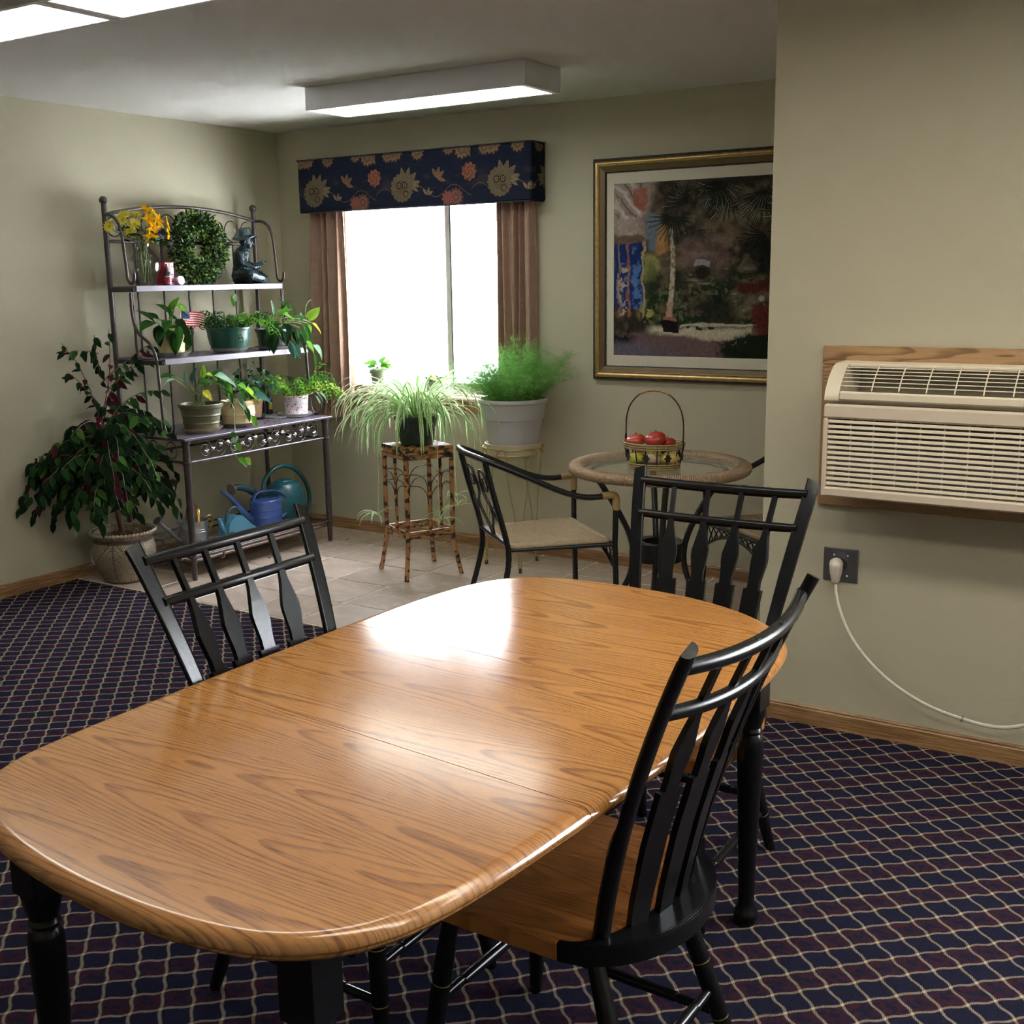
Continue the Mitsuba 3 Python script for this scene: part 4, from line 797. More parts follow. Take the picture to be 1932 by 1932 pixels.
# ---------------------------------------------------------------- middle shelf
MZ = 1.1605
G1 = 'foil saucers on the middle shelf'
zs = saucer('fluted foil saucer under the tall cream pot with the small flag', .335, -1.222, MZ, .098, .026, 'm_foil', True)
mat('m_cream_pot', '#cabd8c', 0.4); mat('m_green_pot', '#113a32', 0.35); mat('m_dark_pot', '#1b2b24', 0.5); mat('m_olive_pot', '#474630', 0.42); mat('m_cream2', '#dcc79c', 0.42)
t = thing('potted_pothos', 'dark pothos in a tall cream pot beside the small flag on the middle shelf', 'potted plant')
put(t + '__pot', tm(pot_mesh(.062, .080, .150, .022, .005), Tr(.335, -1.222, zs)), 'm_cream_pot', 35)
soil(t, .335, -1.222, zs + .128, .072)
c0 = (.335, -1.222)
pothos(t, c0, zs + .13, [((.36, -1.345, 1.345), (.1, -.85, .55), .135, 'l_dark', .55), ((.38, -1.36, 1.345), (.2, -.9, -.05), .13, 'l_mid', .95), ((.40, -1.325, 1.31), (.25, -.75, -.7), .10, 'l_ficus2', .9),
    ((.38, -1.25, 1.37), (.0, -.1, 1), .075, 'l_mid', .5), ((.40, -1.255, 1.33), (.35, -.25, -.95), .15, 'l_mid', 1.0), ((.41, -1.275, 1.29), (.2, -.05, -1), .12, 'l_dark', .9), ((.38, -1.21, 1.33), (.3, .25, -.75), .13, 'l_dark', .9),
    ((.34, -1.22, 1.40), (.1, .25, .45), .10, 'l_bright', .6), ((.36, -1.20, 1.432), (.2, .6, -.42), .145, 'l_bright', .62), ((.33, -1.21, 1.385), (-.2, -.5, .6), .09, 'l_mid', .7), ((.30, -1.19, 1.36), (.0, .5, .1), .09, 'l_dark', .8),
    ((.40, -1.29, 1.355), (.3, -.4, -.2), .10, 'l_mid', .9), ((.32, -1.28, 1.36), (-.2, -.6, .3), .09, 'l_dark', .7), ((.40, -1.235, 1.36), (.5, .1, -.6), .11, 'l_dark', .8), ((.34, -1.12, 1.28), (.1, .15, -1), .115, 'l_mid', .85), ((.38, -1.335, 1.33), (.2, -.3, -.9), .12, 'l_ficus', .8)])
# small flag on a stick
def flag_col(p, n, uv):
    u, v = uv.x, uv.y; s = dr.floor(v * 13); red = s - 2 * dr.floor(s / 2)
    c = mix((.28, .022, .035), (.62, .56, .52), red); canton = (1 - sstep(.395, .405, u)) * sstep(.455, .465, v); c = mix(c, (.018, .026, .09), canton)
    a, b = u / .4 * 6, (v - .46) / .54 * 5; star = 1 - sstep(.18, .26, dr.sqrt(dr.square(a - dr.floor(a) - .5) + dr.square(b - dr.floor(b) - .5)))
    return mix(c, (.6, .58, .58), star * canton)
matte('m_flag', mikit.proc(flag_col)); mat('m_stick', '#d6cfc0', 0.5); mat('m_gold', '#c9b64a', 0.35, metallic=0.4)
t = thing('flag', 'small American flag on a white stick in the tall cream pot', 'flag')
put(t + '__stick', rod((.372, -1.200, zs + .118), (.385, -1.186, 1.418), .0022, 8), 'm_stick', 60); put(t + '__tip', ball((.3853, -1.1856, 1.422), .0042, 2, (1, 1, 1)), 'm_gold', True)
V, F, UV = [], [], []; nu, nv = 18, 10
for j in range(nv):
    for i in range(nu):
        u, v = i / (nu - 1), j / (nv - 1); V.append((.3835 + .010 * math.sin(u * 7 + v) * u + .012 * u, -1.1875 + .140 * u + .004 * v, 1.322 + .078 * v - .022 * u * u - .006 * math.sin(u * 6) * u)); UV.append((u, v))
for j in range(nv - 1):
    for i in range(nu - 1): a = j * nu + i; F += [(a, a + 1, a + nu + 1), (a, a + nu + 1, a + nu)]
put(t + '__cloth', mesh(V, F), 'm_flag', True, uv=np.array(UV), label='striped cloth with a starred blue canton')
# christmas cactus: chains of flat notched joints
def joint_mesh():
    pts = [(-.10, 0), (-.30, .18), (-.24, .30), (-.36, .45), (-.28, .58), (-.40, .78), (-.20, .95), (0, 1.0), (.20, .95), (.40, .78), (.28, .58), (.36, .45), (.24, .30), (.30, .18), (.10, 0)]
    V = [(x, y, -.10 * y * y) for x, y in pts] + [(0, y, .05 - .10 * y * y) for y in (.05, .5, .95)]; n = len(pts); F = []
    for i in range(n):
        j = (i + 1) % n; ym = (pts[i][1] + pts[j][1]) / 2; c = n + (0 if ym < .3 else 1 if ym < .75 else 2); F.append((i, j, c))
    F += [(0, n, 14 % n)] if False else []
    return mesh(V, [(a, c, b) for a, b, c in F])
JPLY = [mikit.ply(joint_mesh(), None, True)]
def cactus(t, c, rim_r, z, n, mats, spread, reach, bias=(0, 0), lift=.10, L=.034, cap=300, lim=None):
    cnt = 0
    for k in range(n):
        a = U(0, 2 * PI); rr = rim_r * math.sqrt(U(.05, .8)); p = np.array([c[0] + rr * math.cos(a), c[1] + rr * math.sin(a), z])
        d = vnorm([math.cos(a) * spread + bias[0], math.sin(a) * spread + bias[1], U(.7, 1.4)]); m = mats[int(RNG.integers(len(mats)))]; steps = int(U(reach[0], reach[1]))
        for s in range(steps):
            nn = vnorm([U(-.4, 1), U(-1, .4), U(.1, .9)]); Lk = L * U(.8, 1.15)
            if cnt < cap and p[0] > .03 and (lim is None or lim(p)): put(t + '__leaf', JPLY[0], m if s < steps - 2 or U(0, 1) < .7 else mats[-1], M=basis(p, d, nn, Lk)); cnt += 1
            p = p + d * Lk * .93; d = vnorm(d + np.array([U(-.18, .18), U(-.18, .18), -lift * (1.2 + .6 * s) - U(0, .12)]) + np.array([bias[0], bias[1], 0]) * .08)
zs = saucer('fluted foil saucer under the round green pot', .365, -.838, MZ, .105, .028, 'm_foil', True)
t = thing('potted_cactus', 'dark green Christmas cactus in a round green pot in the middle of the shelf', 'potted plant')
pr = [(0, 0), (.080, 0), (.086, .004), (.104, .04), (.115, .085), (.118, .118), (.123, .124), (.124, .136), (.120, .140), (.115, .136), (.112, .118), (0, .112)]
put(t + '__pot', tm(lathe(pr, 44), Tr(.365, -.838, zs)), 'm_green_pot', 35); soil(t, .365, -.838, zs + .115, .110)
cactus(t, (.365, -.838), .10, zs + .120, 54, ['l_dark', 'l_mid', 'l_dark', 'l_ficus2', 'l_bright'], 1.0, (4, 8), (.08, .04), .12, .046, 300)
leaf(t, (.38, -.80, 1.43), (.1, .3, 1), (.8, -.5, .2), .07, 'l_sage', W=.5); leaf(t, (.38, -.80, 1.41), (.1, -.3, 1), (.8, -.5, .2), .07, 'l_bright', W=.5)
zs = saucer('pale plastic saucer under the dark pot at the right end of the middle shelf', .40, -.525, MZ, .105, .020, 'm_saucer_grey')
t = thing('potted_pothos', 'glossy broad-leaved plant in a dark pot on the window end of the middle shelf', 'potted plant')
put(t + '__pot', tm(pot_mesh(.078, .098, .115, .018, .005), Tr(.40, -.525, zs)), 'm_dark_pot', 35); soil(t, .40, -.525, zs + .094, .088)
pothos(t, (.40, -.525), zs + .10, [((.44, -.555, 1.355), (.0, .03, 1), .10, 'l_sage', .32), ((.44, -.53, 1.35), (.2, .8, .35), .12, 'l_bright', .75), ((.46, -.50, 1.36), (.1, .9, -.3), .11, 'l_bright', .7), ((.43, -.42, 1.37), (.0, -.55, .7), .10, 'l_mid', .42),
    ((.44, -.385, 1.34), (.0, -.1, 1), .10, 'l_mid', .3), ((.46, -.57, 1.32), (.3, -.7, -.5), .14, 'l_ficus2', .85), ((.47, -.60, 1.29), (.35, -.6, -.8), .15, 'l_dark', .9), ((.49, -.53, 1.31), (.4, .05, -.9), .14, 'l_ficus', .75), ((.49, -.49, 1.29), (.3, .3, -.9), .13, 'l_dark', .7),
    ((.50, -.46, 1.27), (.2, .35, -.95), .12, 'l_ficus2', .7), ((.47, -.41, 1.33), (.1, .6, .15), .11, 'l_mid', .55), ((.46, -.345, 1.31), (-.1, .1, .8), .06, 'l_sage', .6), ((.45, -.27, 1.31), (.1, .55, .62), .12, 'l_lime', 1.0), ((.45, -.25, 1.30), (.2, .6, -.5), .10, 'l_yellow', .32),
    ((.47, -.36, 1.30), (.2, .55, -.9), .15, 'l_mid', .26), ((.47, -.33, 1.29), (.2, .4, -1), .16, 'l_mid', .24), ((.48, -.39, 1.28), (.25, .35, -1), .17, 'l_mid', .28), ((.46, -.30, 1.30), (.1, .5, -.8), .13, 'l_bright', .28), ((.49, -.42, 1.25), (.3, .3, -1), .15, 'l_dark', .3),
    ((.48, -.61, 1.25), (.4, -.4, -.85), .12, 'l_ficus', .9), ((.51, -.50, 1.20), (.3, .0, -1), .10, 'l_blue', .72), ((.51, -.47, 1.19), (.3, .25, -1), .095, 'l_blue', .7), ((.48, -.34, 1.20), (.2, .6, -.7), .10, 'l_bright', .6), ((.46, -.26, 1.17), (.1, .85, -.7), .15, 'l_sage', .5), ((.46, -.25, 1.12), (.1, .25, -1), .11, 'l_mid', .45), ((.44, -.62, 1.32), (.2, -.9, -.1), .10, 'l_dark', .8), ((.42, -.47, 1.38), (.2, .5, .6), .08, 'l_mid', .5)])
put(t + '__tendril', tube(cr([(.44, -.28, 1.30), (.45, -.30, 1.37), (.45, -.275, 1.42), (.45, -.247, 1.436)], 14), .0018, 5), 'm_stem', 60)
t = thing('plant_box', 'small white plastic box on the middle shelf behind the drooping leaves', 'box'); put(t + '__box', bx(.20, .26, -.42, -.36, MZ, MZ + .045, .004), 'm_saucer_grey'); put(t + '__lid', bx(.196, .264, -.424, -.356, MZ + .0455, MZ + .053, .003), 'm_vinyl')

# ---------------------------------------------------------------- broad lower shelf
TZ = .7565
zs = saucer('grey metal saucer under the olive ribbed pot', .462, -1.165, TZ, .110, .026, 'm_saucer_tan')
t = thing('potted_pothos', 'pothos with one yellow leaf in an olive ribbed pot on the broad shelf', 'potted plant')
put(t + '__pot', tm(pot_mesh(.086, .112, .152, .020, .006, rings=3), Tr(.462, -1.165, zs)), 'm_olive_pot', 35); soil(t, .462, -1.165, zs + .130, .105)
pothos(t, (.462, -1.165), zs + .13, [((.43, -1.30, 1.065), (.1, -.9, .05), .13, 'l_mid', .5), ((.45, -1.315, 1.05), (.2, -.75, -.1), .10, 'l_sage', .45), ((.44, -1.235, 1.01), (.0, .05, 1), .10, 'l_sage', .42), ((.45, -1.20, 1.02), (.0, .2, 1), .11, 'l_blue', .42), ((.48, -1.155, 1.045), (.15, .05, .8), .075, 'l_lime', .75),
    ((.48, -1.13, 1.06), (.1, .85, -.15), .13, 'l_lime', .55), ((.50, -1.09, 1.055), (.2, .9, -.35), .17, 'l_sage', .5), ((.51, -1.10, 1.02), (.2, .85, -.4), .16, 'l_mid', .45), ((.50, -1.03, 1.01), (.2, .75, -.6), .15, 'l_bright', .55), ((.52, -1.05, .985), (.2, .6, -.85), .13, 'l_bright', .5), ((.53, -1.205, .985), (.5, .45, -.65), .075, 'l_yellow', 1.0),
    ((.49, -1.20, 1.02), (.3, .5, .2), .10, 'l_mid', .7), ((.47, -1.13, 1.03), (.2, -.3, .6), .08, 'l_mid', .7), ((.52, -1.02, .95), (.15, .5, -.95), .11, 'l_blue', .45), ((.46, -1.08, 1.03), (.0, .6, .4), .11, 'l_mid', .6), ((.50, -1.16, 1.0), (.3, -.4, .1), .09, 'l_mid', .6)])
vine = cr([(.53, -1.06, .93), (.585, -1.055, .90), (.60, -1.06, .83), (.612, -1.07, .765), (.634, -1.10, .74), (.636, -1.13, .69), (.634, -1.10, .63), (.632, -1.05, .585), (.63, -1.02, .565)], 40)
put(t + '__vine', tube(vine, .0022, 5), 'm_stem', 60)
for q, d, L, m in (((.636, -1.125, .705), (.2, .5, .4), .055, 'l_sage'), ((.637, -1.09, .70), (.2, .3, -.9), .06, 'l_bright'), ((.635, -1.08, .615), (.2, .7, -.6), .06, 'l_bright'), ((.634, -1.05, .60), (.2, .5, -.85), .055, 'l_sage'), ((.634, -1.03, .61), (.2, .6, -.8), .06, 'l_lime'), ((.632, -1.115, .76), (.3, .2, -.9), .05, 'l_mid')): leaf(t, q, d, (.9, -.4, .3), L, m, W=.95)
zs = saucer('cream saucer under the cream ribbed pot', .452, -.885, TZ, .106, .024, 'm_foil')
t = thing('potted_pothos', 'light green pothos in a cream ribbed pot on the broad shelf', 'potted plant')
put(t + '__pot', tm(pot_mesh(.074, .090, .142, .018, .005, rings=2, belly=.010), Tr(.452, -.885, zs)), 'm_cream2', 35); soil(t, .452, -.885, zs + .120, .084)
pothos(t, (.452, -.885), zs + .125, [((.50, -.93, .99), (.2, .85, -.4), .17, 'l_bright', .55), ((.52, -.90, .965), (.3, .8, -.55), .15, 'l_lime', .75), ((.53, -.95, .97), (.4, .35, -.95), .14, 'l_mid', .55), ((.53, -.97, .93), (.4, .5, -.85), .13, 'l_sage', .4), ((.50, -.82, .965), (.2, .7, -.6), .13, 'l_mid', .55), ((.55, -.93, .87), (.2, .35, -1), .10, 'l_mid', .5), ((.565, -.90, .82), (.1, .45, -.85), .085, 'l_bright', .75), ((.46, -.80, .98), (-.1, .8, -.2), .14, 'l_dark', .55), ((.53, -.84, .93), (.4, .75, -.25), .13, 'l_blue', .7), ((.40, -.84, .99), (-.3, .5, .4), .10, 'l_mid', .6)])
zs = saucer('dark tray at the back of the broad shelf under the blue-green plant', .27, -.62, TZ, .09, .016, 'm_dark_pot')
t = thing('potted_jade', 'blue-green small-leaved plant in a brown pot at the back of the broad shelf', 'potted plant')
mat('m_brown_pot', '#6b4a34', 0.55); put(t + '__pot', tm(pot_mesh(.065, .082, .12, .016, .005), Tr(.27, -.62, zs)), 'm_brown_pot', 35); soil(t, .27, -.62, zs + .1, .074)
SM = [mikit.ply(leafm(1, .62, .5, .2, 4, .75, .6), None, True)]
for k in range(120):
    a = U(0, 2 * PI); rr = .13 * math.sqrt(U(0, 1)); p = np.array([.285 + rr * math.cos(a), -.60 + rr * 1.05 * math.sin(a), .93 + .16 * math.sqrt(max(0, 1 - (rr / .135) ** 2)) * U(.2, 1) - .4 * rr * U(0, 1)])
    leaf(t, p, (math.cos(a) * .7 + .2, math.sin(a) * .7, U(-1, .15)), (.8, -.4, .6), U(.028, .046), ('l_blue', 'l_dark', 'l_blue', 'l_sage')[k % 4], 0, ply=SM)
for k in range(12): a = k * .55; put(t + '__stem', tube(cr([(.27, -.62, zs + .105), (.27 + .04 * math.cos(a), -.62 + .04 * math.sin(a), .95), (.285 + .10 * math.cos(a), -.60 + .10 * math.sin(a), 1.0)], 7), .0022, 5), 'm_stem', 60)
zs = saucer('wide cream saucer under the floral pot', .418, -.385, TZ, .108, .022, 'm_vinyl')
def floral(p, n, uv):
    a = dr.atan2(p.y + .385, p.x - .418) * .09; z = p.z; b = fbm(a * 60, z * 60, 2, 3)
    c = mix((.56, .47, .60), (.75, .70, .74), b); d1, _, r1 = voronoi(a * 42, z * 42)
    c = mix(c, (.40, .07, .12), (1 - sstep(.16, .30, d1)) * sstep(.35, .5, r1)); c = mix(c, (.45, .30, .52), (1 - sstep(.1, .3, d1)) * (1 - sstep(.2, .35, r1))); return mix(c, (.30, .36, .15), sstep(.70, .76, b) * .6)
mat('m_floral', mikit.proc(floral), 0.4)
t = thing('potted_cactus', 'bright green Christmas cactus spreading from a floral pot beside the curtain', 'potted plant')
put(t + '__pot', tm(lathe([(0, 0), (.064, 0), (.067, .003), (.075, .118), (.077, .122), (.074, .124), (.070, .12), (.068, .104), (0, .104)], 40), Tr(.418, -.385, zs)), 'm_floral', 35, label='pot printed with red and violet flowers')
soil(t, .418, -.385, zs + .108, .067)
cactus(t, (.418, -.385), .062, zs + .115, 30, ['l_bright', 'l_lime', 'l_bright', 'l_mid'], .75, (5, 9), (.06, -.06), .12, .052, 200)
cactus(t, (.44, -.36), .05, zs + .125, 11, ['l_lime', 'l_bright', 'l_lime', 'l_chart'], .25, (9, 12), (.30, 1.15), .11, .054, 99, lambda p: p[1] < .0 - .13 or p[2] > .6 and p[1] < -.13)
for q, d in (((.50, -.30, .90), (.3, .6, -.7)), ((.51, -.28, .89), (.3, .8, -.6)), ((.52, -.33, .88), (.4, .4, -.8))): leaf(t, q, d, (.5, -.3, .8), .10, 'l_sage', W=.25)
t = thing('spray_bottle', 'dark blue bottle with a yellow label and a fallen newspaper beside it', 'bottle'); mat('m_navy', '#191a33', 0.3); mat('m_label', '#c9ab2e', 0.5); mat('m_ltlabel', '#6f8fb8', 0.5)
mat('m_paper', '#9a9da6', 0.8)
put(t + '__body', tm(lathe([(0, 0), (.020, 0), (.022, .004), (.022, .080), (.018, .092), (.0115, .098), (.0115, .105), (0, .105)], 24), Tr(.235, -.425, .7645)), 'm_navy', 40)
put(t + '__cap', tm(lathe([(.0135, .1), (.0135, .128), (.011, .131), (0, .131)], 18), Tr(.235, -.425, .7645)), 'm_slot', 40)
for a0, a1, z0, z1, m in ((-.75, .45, .028, .070, 'm_label'), (-.9, .2, .073, .088, 'm_ltlabel')):
    aa = np.linspace(a0, a1, 9); rr = .0224 if z1 < .08 else .0212; put(t + '__label', mesh([(.235 + rr * math.cos(a), -.425 + rr * math.sin(a), .7645 + z) for z in (z0, z1) for a in aa], [f for i in range(8) for f in ((i, i + 1, i + 10), (i, i + 10, i + 9))]), m, True)
t = thing('newspaper', 'folded grey newspaper lying on the broad shelf beside the floral pot', 'newspaper')
for k in range(3): put(t + '__sheet', tm(bx(-.13, .13, -.095, .095, 0, .0022, .0006), Tr(.29 + .004 * k, -.47, TZ + .0003 + .0025 * k) @ Rz(.22 + .05 * k)), 'm_paper')
for i, (x, y) in enumerate(((.53, -.70), (.55, -.655), (.50, -.735), (.47, -.69), (.40, -.74))):
    t = thing('dried_leaf', 'curled brown dried leaf on the broad shelf, ' + ('second from the shelf front edge', 'nearest the shelf front edge', 'closest to the cream pot', 'between the cream pot and newspaper', 'farthest from the shelf front edge')[i], 'leaf', 'dried leaves on the broad shelf'); put(t + '__blade', tm(leafm(.028, .016, 1.4, .5, 5), Tr(x, y, TZ + .0075) @ Rz(i * 2.1) @ Rx(.1)), 'l_dry', True)

# ---------------------------------------------------------------- top shelf
XZ = 1.5335
scene['m_glass'] = {'type': 'dielectric', 'int_ior': 1.5}
t = thing('glass_vase', 'clear glass vase holding silk flowers on the top shelf', 'vase')
vp = cr([(.042, 0, 0), (.050, 0, .008), (.070, 0, .05), (.086, 0, .095), (.080, 0, .135), (.052, 0, .175), (.036, 0, .20), (.040, 0, .222), (.056, 0, .238)], 40); VX, VY = .205, -1.255
put(t + '__body', tm(lathe([(0, .001)] + [(a, b) for a, _, b in vp] + [(a - .003, b) for a, _, b in vp[::-1]] + [(0, .007)], 40), Tr(VX, VY, XZ)), 'm_glass', True)
leafmat('f_yellow', '#f0b41c', .4, k=.85); leafmat('f_lemon', '#e2d552', .4, k=.85); leafmat('f_purple', '#4b2a6b', .4); leafmat('f_lilac', '#a58fbd', .4); mat('f_eye', '#9c8a1e', .7)
PET = mikit.ply(leafm(1, .34, .55, .45, 5, .9, .62), None, True); PET2 = mikit.ply(leafm(1, .42, .25, .2, 4, .7, .8), None, True); PET3 = mikit.ply(leafm(1, 1.1, .5, .15, 5, .6, .6, .04), None, True)
def flower(label, cat_key, p, out, n, L, ply, m, group, eye=None, tilt=.5, m2=None):
    t = thing(cat_key, label, 'flower', group); p = np.array(p, float); out = vnorm(out); a_ = vnorm(np.cross(out, [.2, .1, 1])); b_ = np.cross(out, a_); r0 = U(0, 6)
    for k in range(n):
        a = r0 + 2 * PI * k / n; rad = a_ * math.cos(a) + b_ * math.sin(a); d = rad + out * tilt
        put(t + '__petal', ply, m if m2 is None or k % 2 else m2, M=basis(p + rad * L * .06, d, out - rad * tilt, L))
    put(t + '__eye', ball(p + out * .003, L * .14, 1), eye or m, True)
    neck = np.array([VX + U(-.02, .02), VY + U(-.02, .02), XZ + .215]); foot = np.array([VX + U(-.03, .03), VY + U(-.035, .035), XZ + .018])
    put(t + '__stem', tube(cr([p - out * .004, p - out * .03 + [0, 0, -.01], neck, (neck + foot) / 2 + [U(-.01, .01), U(-.01, .01), 0], foot], 18), .0021, 5), 'm_stem', 60)
for p, o, w in (((.225, -1.235, 1.925), (.6, .0, .8), 'uppermost'), ((.225, -1.182, 1.905), (.6, .5, .5), 'second highest'), ((.255, -1.242, 1.876), (.9, -.3, .3), 'largest central'), ((.255, -1.186, 1.868), (.9, .2, .3), 'inner'), ((.255, -1.128, 1.855), (.7, .7, .2), 'outermost right'), ((.265, -1.228, 1.832), (.9, -.1, -.1), 'lower middle'), ((.270, -1.252, 1.794), (.8, -.2, -.5), 'lowest drooping')):
    flower(f'{w} star-shaped yellow silk lily in the glass vase', 'silk_lily', p, o, 6, .050, PET, 'f_yellow', None, tilt=.45)
for p, o, w in (((.20, -1.372, 1.868), (.5, -.7, .4), 'upper left'), ((.19, -1.342, 1.896), (.5, -.4, .8), 'topmost'), ((.235, -1.322, 1.850), (.9, -.3, .3), 'central'), ((.235, -1.356, 1.815), (.8, -.5, .1), 'lowest'), ((.17, -1.43, 1.836), (.3, -.9, .2), 'farthest left'), ((.20, -1.275, 1.898), (.5, -.1, .9), 'right-hand')):
    flower(f'{w} pale lemon silk daisy in the glass vase', 'silk_daisy', p, o, 12, .034, PET2, 'f_lemon', None, 'f_eye', .4)
for p, o, w, m, m2 in (((.265, -1.178, 1.812), (.9, .2, .2), 'upper purple and lilac silk pansy in the glass vase', 'f_purple', 'f_lilac'), ((.26, -1.112, 1.754), (.7, .7, -.2), 'lower dark purple silk pansy hanging from the vase', 'f_purple', None), ((.265, -1.133, 1.803), (.8, .6, .1), 'yellow silk pansy beside the purple one', 'f_yellow', None)):
    flower(w, 'silk_pansy', p, o, 5, .036, PET3, m, None, 'f_eye', .25, m2)
t = thing('silk_foliage', 'dark silk leaves round the mouth of the glass vase', 'leaves')
for k in range(34):
    a = U(0, 2 * PI); rr = U(.03, .09); p = (VX + .02 + rr * math.cos(a), VY - .015 + rr * 1.2 * math.sin(a), U(1.752, 1.85)); leaf(t, p, (math.cos(a), math.sin(a), U(-.4, .5)), (.7, -.3, .8), U(.04, .06), ('l_ficus', 'l_dark', 'l_ficus2')[k % 3], W=.7)
leaf(t, (.25, -1.20, 1.79), (.3, .2, -.9), (.9, -.3, .2), .05, 'l_sage'); leaf(t, (.25, -1.165, 1.765), (.3, .7, -.7), (.9, -.3, .4), .06, 'l_mid', W=.6)
put(t + '__stem', rod((VX, VY, XZ + .02), (VX + .005, VY, XZ + .23), .004, 6), 'm_stem', 60)
# wreath leaning on the back rods
t = thing('wreath', 'round boxwood wreath leaning on the top shelf between vase and figurine', 'wreath')
WC = np.array([.158, -.838, 1.741]); wr = .131; tilt = .10
def wpt(a, b, r): return WC + np.array([math.cos(b) * r + tilt * -(math.sin(a) * (wr + math.sin(b) * r)) * .5, math.cos(a) * (wr + math.sin(b) * r), math.sin(a) * (wr + math.sin(b) * r)])
put(t + '__ring', tube([wpt(a, 0, .0) for a in np.linspace(0, 2 * PI, 49)[:-1]], .020, 8, closed=True), 'm_stem_brown', 60)
def scatter(n, rlo, rhi, L0, L1, W, spray=1.0):
    P = leafm(1, W, .4, .2, 2, .7, .7); V0 = np.c_[P.vertices, np.ones(len(P.vertices))]; Vs, Fs = [], []
    for k in range(n):
        a, b = U(0, 2 * PI), U(-PI * .62, PI * .62) + PI * .0; r = U(rlo, rhi) * (1.0 if math.sin(a) < .6 else .92); b2 = b if U(0, 1) < .8 else U(0, 2 * PI); p = wpt(a, b2, r)
        d = vnorm((p - wpt(a, 0, 0)) + np.array([U(-.05, .05), U(-.05, .05), U(-.05, .05)]) * spray); M = basis(p, d, (U(-.5, 1), U(-1, .5), U(-.2, 1)), U(L0, L1)); Vs.append((V0 @ M.T)[:, :3]); Fs.append(P.faces + len(V0) * k)
    return mesh(np.vstack(Vs), np.vstack(Fs))
for nm, n, lo, hi, a, b, W, m in (('foliage', 1500, .02, .066, .020, .032, .6, 'l_olive'), ('foliage', 1200, .03, .068, .018, .030, .55, 'l_dark'), ('foliage', 750, .048, .072, .015, .024, .5, 'l_sage'), ('foliage', 520, .05, .074, .013, .022, .9, 'l_chart')):
    k = put(t + '__' + nm, scatter(n, lo, hi, a, b, W), m, True); labels[k] = {'kind': 'stuff'}
# figurine of a boy in a straw hat, sitting cross-legged with an open book
mat('m_bronze', '#16242a', 0.36, metallic=0.2); mat('m_bronze2', '#22343a', 0.4, metallic=0.2)
t = thing('figurine', 'dark bronze figurine of a seated boy in a brimmed hat holding a book', 'figurine')
FM = Tr(.185, -.505, XZ) @ Rz(-PI / 2 + .55)          # local: facing +Y... rotated towards the window and the room
bones = [[(0, -.03, .05, .052), (0, -.02, .10, .046)], [(0, -.02, .10, .046), (0, -.012, .165, .048)], [(0, -.012, .165, .046), (0, -.006, .195, .028)], [(0, -.006, .195, .020), (0, .002, .222, .019)],
         [(0, .008, .240, .033), (0, .012, .255, .034), (0, .020, .236, .026)], [(0, .034, .226, .013), (0, .046, .238, .009)], [(0, .030, .218, .018), (0, .02, .24, .026)]]
for s in (-1, 1):
    bones += [[(s * .046, -.012, .170, .022), (s * .068, .0, .118, .019)], [(s * .068, .0, .118, .018), (s * .035, .062, .094, .013)], [(s * .035, .062, .094, .012), (s * .020, .082, .098, .010)],
              [(s * .035, -.02, .045, .042), (s * .105, .055, .052, .030)], [(s * .105, .055, .050, .029), (s * .045, .108, .028, .021)], [(s * .045, .108, .026, .020), (s * .005, .118, .020, .017)], [(s * .033, .016, .245, .006), (s * .035, .012, .236, .006)]]
bones += [[(0, -.03, .040, .050), (-.07, .03, .032, .030), (.07, .03, .032, .030)], [(0, .03, .026, .024), (0, .10, .022, .018)]]
body = blob(bones, .006, 6)
v = body.vertices; v[:, 2] = np.maximum(v[:, 2], .0); fold = meshkit.fbm(v * 90, 3) - .5; v += body.vertex_normals * (fold * .006 * (v[:, 2] < .2))[:, None]; v[:, 2] = np.maximum(v[:, 2], .0006); body.vertices = v
put(t + '__body', tm(body, FM), 'm_bronze', True)
hat = lathe([(0, .056), (.020, .055), (.032, .046), (.036, .022), (.038, .010), (.062, .004), (.072, -.004), (.071, -.008), (.060, -.001), (.036, .004), (.030, .004)], 30)
hv = hat.vertices; hv[:, 2] += -.010 * np.cos(np.arctan2(hv[:, 1], hv[:, 0]) * 2) * (np.hypot(hv[:, 0], hv[:, 1]) / .07) ** 2; hat.vertices = hv
put(t + '__hat', tm(hat, FM @ Tr(0, .008, .264) @ Rx(.10)), 'm_bronze2', 40)
for s in (-1, 1):
    pg = tm(bx(0, .052, -.03, .03, 0, .008, .002), FM @ Tr(0, .092, .104) @ (np.eye(4) if s > 0 else Sc(-1, 1, 1)) @ Ry(-.25) @ Rx(.25))
    if s < 0: pg.invert()
    put(t + '__book_cover', pg, 'm_bronze2')
for s in (-1, 1): put(t + '__eye', ball((FM @ [s * .012, .043, .246, 1])[:3], .0035, 1), 'm_bronze2', True)
t = thing('carton', 'red and pink plant-food carton standing beside the glass vase', 'box'); mat('m_red', '#a3263a', 0.45); mat('m_pink', '#d98bb0', 0.45); mat('m_blk', '#191416', 0.4); mat('m_whiteink', '#e9e4e8', 0.5)
BM = Tr(.205, -1.118, XZ) @ Rz(.35)
put(t + '__box', tm(bx(-.028, .028, -.045, .045, 0, .122, .0015), BM), 'm_red'); put(t + '__side_print', tm(bx(-.026, .026, .0452, .0456, .002, .120, .0001), BM), 'm_pink', label='pink side panel')
put(t + '__front_print', tm(bx(.0282, .0286, .008, .043, .002, .120, .0001), BM), 'm_pink'); put(t + '__badge', tm(bx(.0282, .0287, -.042, -.018, .098, .114, .0001), BM), 'm_gold', label='yellow corner badge')
